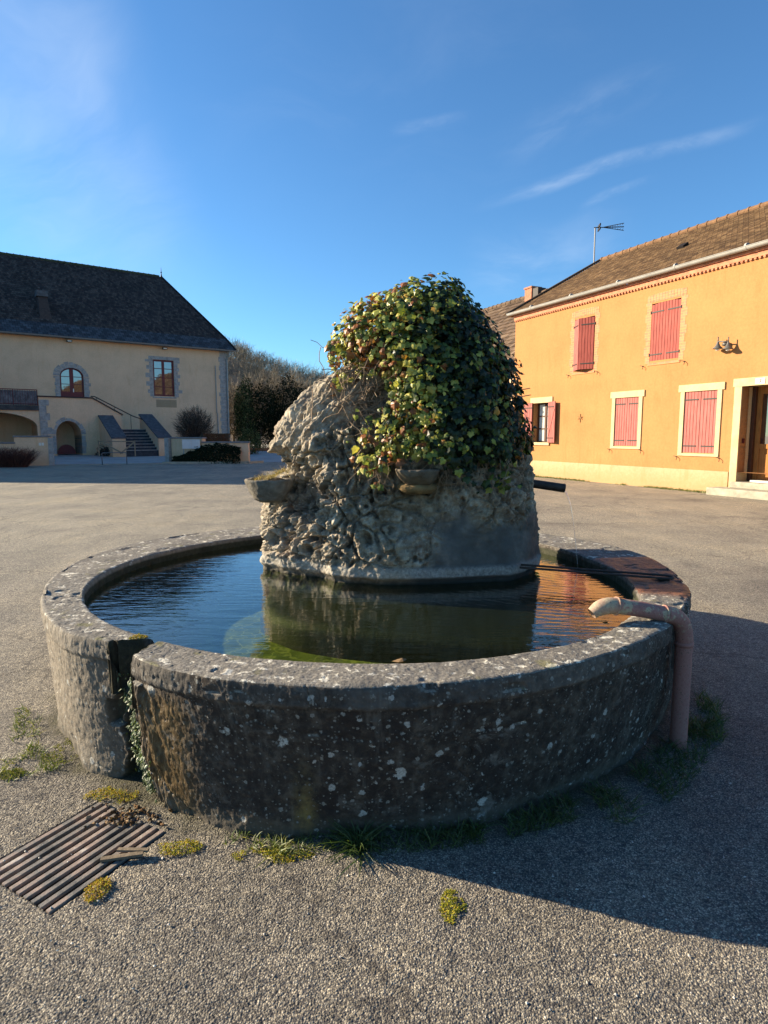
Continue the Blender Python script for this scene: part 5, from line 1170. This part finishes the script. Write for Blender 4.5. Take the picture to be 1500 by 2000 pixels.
b = MB(); b.tube([(-4.75, -2.9, tz + .16), (-4.5, -2.9, tz + .15), (-2.2, -2.9, tz - 1.05), (-1.55, -2.9, tz - 1.28), (-1.50, -2.9, tz - 1.6)], .035, 8); 
for x in (-4.4, -3.3, -2.3): b.tube([(x, -2.9, 1.9), (x, -2.9, tz + .15 - (x + 4.5) * .54)], .018, 6)
b.build('handrail', m_simple('dark handrail', (.04, .03, .03), .5, .2), h3)
b = MB(); b.box(5.25, 5.50, -.12, -.03, .9, 1.3); b.box(5.56, 5.80, -.12, -.03, .9, 1.3); b.build('meter_box', m_simple('red enamel box', (.22, .02, .018), .5, .1), h3)

# ================================================================ GARDEN WALLS AND FORECOURT OBJECTS
def on_ground(px, py, z=0.):
    r_ = ray(px, py); t_ = (z - H) / r_.z; return Vector((r_.x * t_, r_.y * t_, z))
def garden_wall(name, pts, heights, label, thick=.34):
    g = empty(name, (*pts[0][:2], 0)); tag(g, label, 'garden wall'); b = MB(); cb = MB(); o0 = Vector((*pts[0][:2], 0))
    for k, hh in enumerate(heights):
        a, c = Vector((*pts[k][:2], 0)) - o0, Vector((*pts[k + 1][:2], 0)) - o0; d_ = (c - a).normalized(); s_ = Vector((-d_.y, d_.x, 0))
        b.prism([a, c, c + s_ * thick, a + s_ * thick], (0, 0, hh)); o_ = s_ * .05
        cb.prism([a - o_ - d_ * .04 + Vector((0, 0, hh + .002)), c - o_ + d_ * .04 + Vector((0, 0, hh + .002)), c + s_ * thick + o_ + d_ * .04 + Vector((0, 0, hh + .002)), a + s_ * thick + o_ - d_ * .04 + Vector((0, 0, hh + .002))], (0, 0, .085))
    b.build('wall', TAN, g); cb.build('coping', m_simple('grey wall coping', (.20, .19, .185), .9, .25, 6., .4), g, bevel=.01); return g, o0
wa_, wb_, wc_ = on_ground(336, 904), on_ground(396, 905), on_ground(486, 905)
gw, o0 = garden_wall('garden_wall', [wa_, wb_, wc_], [1.33, 1.10], 'low tan garden wall with grey coping behind the dark hedge, right of the stair')
d_ = (wb_ - wa_).normalized(); b = MB(); b.obox(wa_ - o0 + Vector((-.14, .1, .68)), d_ * .13, Vector((-d_.y, d_.x, 0)) * .26, (0, 0, .70)); b.build('pier', GREYST, gw)
q0, q1 = on_ground(31, 910), on_ground(100, 909)
gl, _ = garden_wall('garden_wall', [on_ground(-150, 912) , q0, q1], [1.10, 1.42], 'tan garden wall behind the dark red bush at the left edge')
d2 = (q1 - q0).normalized(); b = MB(); s2 = Vector((-d2.y, d2.x, 0)); b.obox(q1 - Vector((*gl.location[:2], 0)) + d2 * .02 + s2 * .17 + Vector((0, 0, .70)), d2 * .10, s2 * .19, (0, 0, .70)); b.build('pier', GREYST, gl)
b = MB()
for f__ in (.72, .80): b.obox(q0 + (q1 - q0) * f__ - s2 * .01 + Vector((0, 0, 1.08)), d2 * .05, s2 * .012, (0, 0, .07))
o = b.build('small_sign', WHITEP); tag(o, 'pair of tiny white tiles fixed on the left garden wall', 'sign')
# notice panels
nb_ = empty('notice_board', tuple(on_ground(359, 905))); tag(nb_, 'two white notice panels side by side standing at the hedge in front of the wall', 'notice board')
b = MB(); w1_ = .47
for k in range(2): b.box(.0 + k * (w1_ + .02), w1_ + k * (w1_ + .02), -.16, -.13, .80, 1.30, 0)
b.build('panel', m_simple('faded white panel', (.62, .60, .58), .6, .08, 3.), nb_)
for x in (.05, .92):
    b = MB(); b.box(x - .02, x + .02, -.125, -.09, 0, 1.28); b.build('post', ZINC, nb_)
b = MB()
b.prism([(.62, -.161, .87), (.70, -.161, .86), (.76, -.161, .875), (.88, -.161, .865), (.89, -.161, .90), (.80, -.161, .935), (.74, -.161, .905), (.66, -.161, .92)], (0, -.003, 0))
b.build('picture_print', m_simple('grey print', (.20, .19, .18), .7, .2), nb_)

def cloud(n, c, rad, noise_s=2.5, amp=.25, shell=.35, seed=400, power=2.):
    """points in a lumpy ellipsoid, mostly near its surface"""
    d_ = rng.normal(size=(n, 3)); d_ /= np.linalg.norm(d_, axis=1)[:, None]
    r = 1 - shell * rng.uniform(size=n) ** 1.5; r *= 1 + amp * fbm(d_ * noise_s + np.array(c)[None] * .37, 3, seed)
    return np.array(c) + d_ * r[:, None] * np.array(rad), d_
def evergreen(name, loc, rad, n, size, label, cat, t0=.35, mat=EVERG, trunk=True, zc=None, amp=.3, group=None):
    g = empty(name, loc); tag(g, label, cat, group); zc = rad[2] * 1.02 if zc is None else zc
    C, N = cloud(n, (0, 0, 0), rad, amp=amp, seed=random.randint(0, 999)); C[:, 2] = np.maximum(C[:, 2] + zc, .03)
    leaves('foliage', C, N + rng.normal(0, .6, N.shape), rng.uniform(size * .6, size * 1.4, n), mat, np.clip(rng.normal(t0, .22, n), 0, 1), g, OVAL)
    if trunk:
        b = MB()
        for k in range(5): a = rng.uniform(0, 6.28); b.tube([(0, 0, 0), (math.cos(a) * rad[0] * .2, math.sin(a) * rad[1] * .2, zc * .5), (math.cos(a) * rad[0] * .5, math.sin(a) * rad[1] * .5, zc)], [.06, .04, .02], 6)
        b.build('trunk', m_bark, g)
    return g
m_bark = m_simple('bark', (.11, .085, .065), .9, .4, 10., .6)
# dark hedge in front of the right garden wall
ha, hb = on_ground(345, 904.5), on_ground(474, 904.5); L = (hb - ha).length; dh = (hb - ha) / L
g = empty('hedge', tuple(ha)); tag(g, 'low dark evergreen hedge in front of the right garden wall', 'hedge')
n = 9000; u_ = rng.uniform(0, 1, n); prof_h = .40 + .62 * sst(u_, .0, .55) - .10 * sst(u_, .8, 1.) ; ang = rng.uniform(0, math.pi, n); rr = 1 + .12 * fbm(np.c_[u_ * 14, ang * 2, ang * 0], 3, 420) - .25 * rng.uniform(size=n) ** 2
C = np.array(dh)[None] * (u_ * L)[:, None] + np.c_[np.zeros(n), -.30 - .42 * np.cos(ang) * rr, prof_h * np.sin(ang) ** .7 * rr]
leaves('foliage', C, np.c_[rng.normal(0, .4, n), -np.cos(ang), np.sin(ang)] + rng.normal(0, .5, (n, 3)), rng.uniform(.06, .12, n), EVERG, np.clip(rng.normal(.12, .15, n), 0, .5), g, OVAL)
# bare round shrub, red twig bush
def twig_tree(name, loc, hgt, r, n1, n2, label, cat, mat, trunk_h=.3, trunk_r=.05, round_=True, spread=1., group=None, tw=.006, lean=0., nmid=9):
    """bare tree: trunk, limbs as one mesh; fine twigs as the crown"""
    g = empty(name, loc); tag(g, label, cat, group); b = MB(); tips = []
    nt_ = nmid
    b.tube([(0, 0, -.05), (lean * .3, 0, hgt * trunk_h * .5), (lean * .6, 0, hgt * trunk_h)], [trunk_r * 1.3, trunk_r, trunk_r * .85], 8)
    top = np.array([lean * .6, 0, hgt * trunk_h])
    for k in range(nt_):
        a = 2 * math.pi * k / nt_ + rng.uniform(-.3, .3); el = rng.uniform(.35, 1.35); L_ = (hgt * (1 - trunk_h)) * rng.uniform(.55, .8)
        d_ = np.array([math.cos(a) * math.cos(el) * spread, math.sin(a) * math.cos(el) * spread, math.sin(el)]); p = top.copy(); pts = [p]; 
        for q in range(5): d_ = d_ + rng.normal(0, .12, 3) + [0, 0, .05]; d_ /= np.linalg.norm(d_); p = p + d_ * L_ / 5; pts.append(p); tips.append((p, d_))
        b.tube(pts, [trunk_r * .5 * (1 - .17 * i) for i in range(6)], 5, caps=False)
    b.build('trunk', m_bark, g)
    C = []; D = []; Ln = []
    for _ in range(n1):
        p, d_ = tips[rng.integers(len(tips))]; d_ = d_ + rng.normal(0, .55, 3); d_ /= np.linalg.norm(d_); L_ = hgt * rng.uniform(.10, .26)
        C.append(p); D.append(d_); Ln.append(L_)
        for _ in range(n2):
            t_ = rng.uniform(.25, 1.); e_ = d_ + rng.normal(0, .45, 3); e_ /= np.linalg.norm(e_); C.append(p + d_ * L_ * t_); D.append(e_); Ln.append(hgt * rng.uniform(.05, .14))
    C, D, Ln = np.array(C), np.array(D), np.array(Ln)
    blades('crown', C, Ln, np.full(len(C), tw), D, mat, rng.uniform(0, 1, len(C)), g, bend=.08)
    return g
BALLTWIG = m_leaf('grey brown twig', [(0., (.045, .035, .028)), (1., (.14, .11, .085))], .8, .0, .1)
def ball_shrub(name, loc, zc, r, n, label):
    g = empty(name, loc); tag(g, label, 'shrub'); b = MB(); b.tube([(0, 0, 0), (0, 0, zc - r * .7)], [.06, .05], 8)
    C = []; D = []; Ln = []
    for _ in range(n):
        d_ = rng.normal(size=3) + [0, 0, .35]; d_ /= np.linalg.norm(d_); o_ = np.array([0, 0, zc - r * .75]); e_ = d_ * [1, 1, 1]; tgt = np.array([0, 0, zc]) + d_ * r * rng.uniform(.85, 1.05) * (1 + .05 * math.sin(7 * math.atan2(d_[1], d_[0])))
        v_ = tgt - o_; l_ = np.linalg.norm(v_); C.append(o_); D.append(v_ / l_); Ln.append(l_)
        for _ in range(5):
            t_ = rng.uniform(.45, .9); q_ = v_ / l_ + rng.normal(0, .45, 3); q_ /= np.linalg.norm(q_); C.append(o_ + v_ * t_); D.append(q_); Ln.append(r * rng.uniform(.15, .35))
    blades('crown', np.array(C), np.array(Ln), np.full(len(C), .016), np.array(D), BALLTWIG, rng.uniform(0, 1., len(C)), g, bend=.03); b.build('trunk', m_bark, g); return g
p_ = on_ground(382, 888, .2); p_.z = .2
ball_shrub('round_shrub', tuple(p_), 1.95, 1.40, 900, 'bare clipped ball shaped shrub between the stair and the building corner')
def spray_bush(name, loc, rx, hgt, n, label, mat):
    g = empty(name, loc); tag(g, label, 'bush'); a = rng.uniform(0, 2 * np.pi, n); rr_ = np.sqrt(rng.uniform(size=n)) * .45; C = np.c_[np.cos(a) * rr_ * rx, np.sin(a) * rr_ * .5, np.zeros(n)]
    D = np.c_[np.cos(a) * rr_ * 1.6 + rng.normal(0, .25, n), np.sin(a) * rr_ + rng.normal(0, .2, n), np.ones(n)]; D /= np.linalg.norm(D, axis=1)[:, None]
    blades('twigs', C, hgt * rng.uniform(.45, 1.15, n), np.full(n, .014), D, mat, rng.uniform(0, 1, n), g, bend=.12)
    C2 = C + D * (hgt * rng.uniform(.3, .9, n))[:, None]; D2 = D + rng.normal(0, .6, D.shape); D2 /= np.linalg.norm(D2, axis=1)[:, None]; blades('side_twigs', C2, hgt * rng.uniform(.1, .3, n), np.full(n, .01), D2, mat, rng.uniform(0, 1, n), g, bend=.1); return g
p_ = on_ground(28, 912) ; spray_bush('red_bush', (p_.x, p_.y - .25, 0), 1.7, 1.0, 1800, 'dark red leafless bush in front of the left garden wall', REDTWIG)
p_ = on_ground(-60, 913) ; spray_bush('red_bush', (p_.x, p_.y - .25, 0), 1.7, 1.05, 1200, 'second dark red bush, cut off by the left edge of the picture', REDTWIG)
# low clipped russet hedge behind the right wall
p0, p1 = on_ground(398, 895), on_ground(447, 894); n = 2600; u_ = rng.uniform(0, 1, n); C = np.c_[np.array(p0)[0] + (p1.x - p0.x) * u_, np.array(p0)[1] + (p1.y - p0.y) * u_ + rng.uniform(0, .8, n), 1.62 - .5 * rng.uniform(size=n) ** 2 * 1.2] 
g = empty('russet_hedge', (p0.x, p0.y, 0)); tag(g, 'clipped russet brown hedge seen over the right garden wall', 'hedge'); m_rus = m_leaf('russet leaf', [(0., (.10, .045, .02)), (1., (.24, .11, .045))], .7)
C = np.r_[C, C * [1, 1, 0] + np.c_[np.zeros((n, 2)), rng.uniform(.2, 1.5, n)]]
leaves('foliage', C - np.array([p0.x, p0.y, 0]), rng.normal(0, .6, (2 * n, 3)) + [0, -.6, .6], rng.uniform(.05, .10, 2 * n), m_rus, rng.uniform(0, 1, 2 * n), g, OVAL)
# wooden planter right of the wall
p0, p1 = on_ground(489, 888), on_ground(516, 887); g = empty('wooden_planter', tuple(p0)); tag(g, 'orange brown wooden planter box beside the end of the garden wall', 'planter'); v_ = p1 - p0; b = MB(); w_ = v_.length + .6
for k in range(3): b.box(0, w_, -.03, .03, .03 + k * .155, .17 + k * .155)
for k in range(3): b.box(0, w_, .9, .96, .03 + k * .155, .17 + k * .155)
b.box(0, .05, .03, .9, .03, .48); b.box(w_ - .05, w_, .03, .9, .03, .48); b.build('planter_box', m_simple('orange stained wood', (.34, .13, .055), .7, .2, 6.), g); b = MB(); b.box(.05, w_ - .05, .03, .9, .30, .42); b.build('soil', EARTH, g)
# wooden trestle and dark heap near the stair
p_ = on_ground(193, 891, .25); g = empty('wooden_trestle', (p_.x, p_.y, GZ - .05)); tag(g, 'crossed wooden trestle barrier left of the stair foot', 'trestle'); b = MB()
b.box(0, .05, -.03, .03, 0, .95); b.box(2.2, 2.25, -.03, .03, 0, .95); b.obox((.85, 0, .5), (.62, 0, -.33), (0, .02, 0), (.02, 0, .035)); b.obox((1.75, 0, .5), (.45, 0, .36), (0, .02, 0), (-.02, 0, .035)); b.box(0, 2.25, -.025, .025, .86, .92); b.build('rails', m_simple('raw timber', (.30, .22, .14), .8, .2, 8.), g)
p_ = on_ground(203, 890, .25); C, N = cloud(1500, (0, 0, 0), (.85, .5, .55), amp=.3, seed=77); C[:, 2] = np.abs(C[:, 2]); m_trash = m_leaf('dark foliage and litter', [(0., (.008, .008, .008)), (.85, (.03, .03, .025)), (.97, (.10, .10, .09)), (1., (.5, .5, .48))], .6)
g = empty('brush_heap', (p_.x + .2, p_.y + .6, GZ - .03)); tag(g, 'dark heap of brushwood behind the wooden trestle', 'heap'); leaves('leaf_litter', C, N + rng.normal(0, .5, N.shape), rng.uniform(.05, .12, len(C)), m_trash, rng.uniform(0, 1, len(C)), g, OVAL)
b = MB()
for k in range(30): a = rng.uniform(0, 3.14); b.tube([(rng.uniform(-.7, .7), rng.uniform(-.4, .4), 0), (rng.uniform(-.7, .7), rng.uniform(-.4, .4), rng.uniform(.3, .7))], .02, 5)
b.build('branches', m_bark, g)
# thin hoop barrier on the forecourt
p0, p1 = on_ground(200, 908), on_ground(248, 907); b = MB(); hh = .62
b.tube([(0, 0, 0), (0, 0, hh - .04), (.04, 0, hh), ((p1 - p0).length - .04, 0, hh), ((p1 - p0).length, 0, hh - .04), ((p1 - p0).length, 0, 0)], .022, 8)
o = b.build('hoop_rail', m_simple('grey painted hoop', (.12, .115, .12), .5, .2), None, True); o.location = p0; o.rotation_euler = (0, 0, math.atan2(p1.y - p0.y, p1.x - p0.x)); tag(o, 'thin grey metal hoop rail standing in the forecourt before the stair', 'hoop rail')
# small parked car roof behind the wall
# ================================================================ TREES AND HILL
p_ = on_ground(452, 886); 
evergreen('ivy_tree', (-11.25, 51.8, 0), (.85, .9, 2.9), 4200, .13, 'ivy clad tree trunk, painted light as if sunlit, right beside the corner of the tan building', 'tree', .80)  # high leaf tone paints sunlight onto this tree
evergreen('evergreen_tree', (-10.5, 53.5, 0), (2.0, 2.0, 2.9), 5200, .15, 'dark evergreen shrub between the ivy clad tree and the rock', 'tree', .15)
evergreen('evergreen_tree', (-8.0, 55.0, 0), (2.6, 2.2, 3.1), 6000, .16, 'broad dark evergreen close to the left edge of the rock', 'tree', .10)
evergreen('evergreen_tree', (-4.8, 56.5, 0), (2.6, 2.2, 3.0), 4200, .16, 'dark evergreen mostly hidden behind the rock', 'tree', .10)
evergreen('low_shrub', (-9.3, 44.5, 0), (.9, .9, .95), 1500, .10, 'sunlit grey green shrub in front of the dark evergreens', 'shrub', .85)
lab = ['bare grey brown tree rising next to the roof corner of the tan building', 'tall bare tree above the dark evergreens, left of centre', 'bare branching tree above the broad dark evergreen', 'bare tree whose crown meets the sky near the slope of the rock', 'slender bare tree nearly hidden behind the rock', 'bare tree behind the rock, left of the ivy', 'bare tree in the middle of the row, behind the tall one']
for i, (x, y, hh, tw) in enumerate([(-16.0, 68, 8.2, .024), (-13.2, 66, 8.0, .024), (-10.4, 68, 8.8, .024), (-7.4, 67, 7.6, .024), (-4.9, 72, 6.9, .024), (-1.6, 74, 6.5, .024), (-11.9, 76, 10.0, .024)]):
    twig_tree('bare_tree', (x, y, 0), hh, 3, 620, 13, lab[i], 'tree', TWIG, .18, .16, spread=.95, group='bare trees behind the forecourt', tw=tw, nmid=12)
# hill
xg = np.linspace(-260, 260, 131); yg = np.linspace(95, 420, 60); XX, YY = np.meshgrid(xg, yg, indexing='ij')
def hill_z(X, Y):
    ridge_ = 30 * np.exp(-((X + 75) / 62) ** 2) + 14 * np.exp(-((X - 90) / 140) ** 2) * .35
    return ridge_ * sst(Y, 95, 205) + 1.5 * fbm(np.c_[X.ravel() / 40, Y.ravel() / 40, 0 * X.ravel()], 3, 500).reshape(X.shape) * sst(Y, 95, 150) - .3
m_hill = m_simple('winter woodland floor', (.13, .10, .07), .95, .4, .08)
V = np.c_[XX.ravel(), YY.ravel(), hill_z(XX, YY).ravel()]; tag(mesh_np('hill', V, grid_faces(len(xg), len(yg)), m_hill, None, True), kind='structure')
n = 2600; x = rng.uniform(-170, 60, n); y = 98 + 125 * rng.uniform(size=n) ** .8; zz_ = hill_z(x[:, None], y[:, None]).ravel(); px_ = x / y
k = (px_ > -.34) & (px_ < .05); x, y, zz_ = x[k], y[k], zz_[k]; n = len(x); hh = rng.uniform(4, 7.5, n); NT_ = 80
C = np.repeat(np.c_[x, y, zz_ - .2], NT_, 0) + np.c_[rng.normal(0, .9, (n * NT_, 2)), np.zeros(n * NT_)]; up_ = rng.uniform(.0, .75, n * NT_); D = rng.normal(0, .6, (n * NT_, 3)) + [0, 0, .9]; D /= np.linalg.norm(D, axis=1)[:, None]
C = C + np.c_[np.zeros((n * NT_, 2)), up_ * np.repeat(hh, NT_)]; o = blades('far_wood', C, np.repeat(hh, NT_) * rng.uniform(.12, .36, n * NT_), np.full(n * NT_, .06), D, TWIG, np.clip(rng.normal(.5, .3, n * NT_), 0, 1), bend=.05)
tag(o, 'leafless winter wood covering the hillside behind the village', 'wood', kind='stuff')
# barn standing to the left of the view, whose shadow lies over the forecourt
h4 = empty('stone_barn', (-21.5, 26.8, 0), R(103)); tag(h4, 'long barn just left of the view that shades the forecourt', 'barn')
b = MB(); b.box(0, 34, 0, 8, 0, 5.2); b.poly([(0, 0, 5.2), (0, 8, 5.2), (0, 4, 8.6)]); b.poly([(34, 0, 5.2), (34, 4, 8.6), (34, 8, 5.2)])
b.build('wall', TAN, h4)
roof_slope([(-.2, -.3, 5.1), (34.2, -.3, 5.1), (34.2, 4, 8.7), (-.2, 4, 8.7)], .24, .02, ROOFB, 'roof', h4); roof_slope([(34.2, 8.3, 5.1), (-.2, 8.3, 5.1), (-.2, 4, 8.7), (34.2, 4, 8.7)], .24, .02, ROOFB, 'roof', h4)
print('verts', sum(len(o.data.vertices) for o in bpy.data.objects if o.type == 'MESH'))
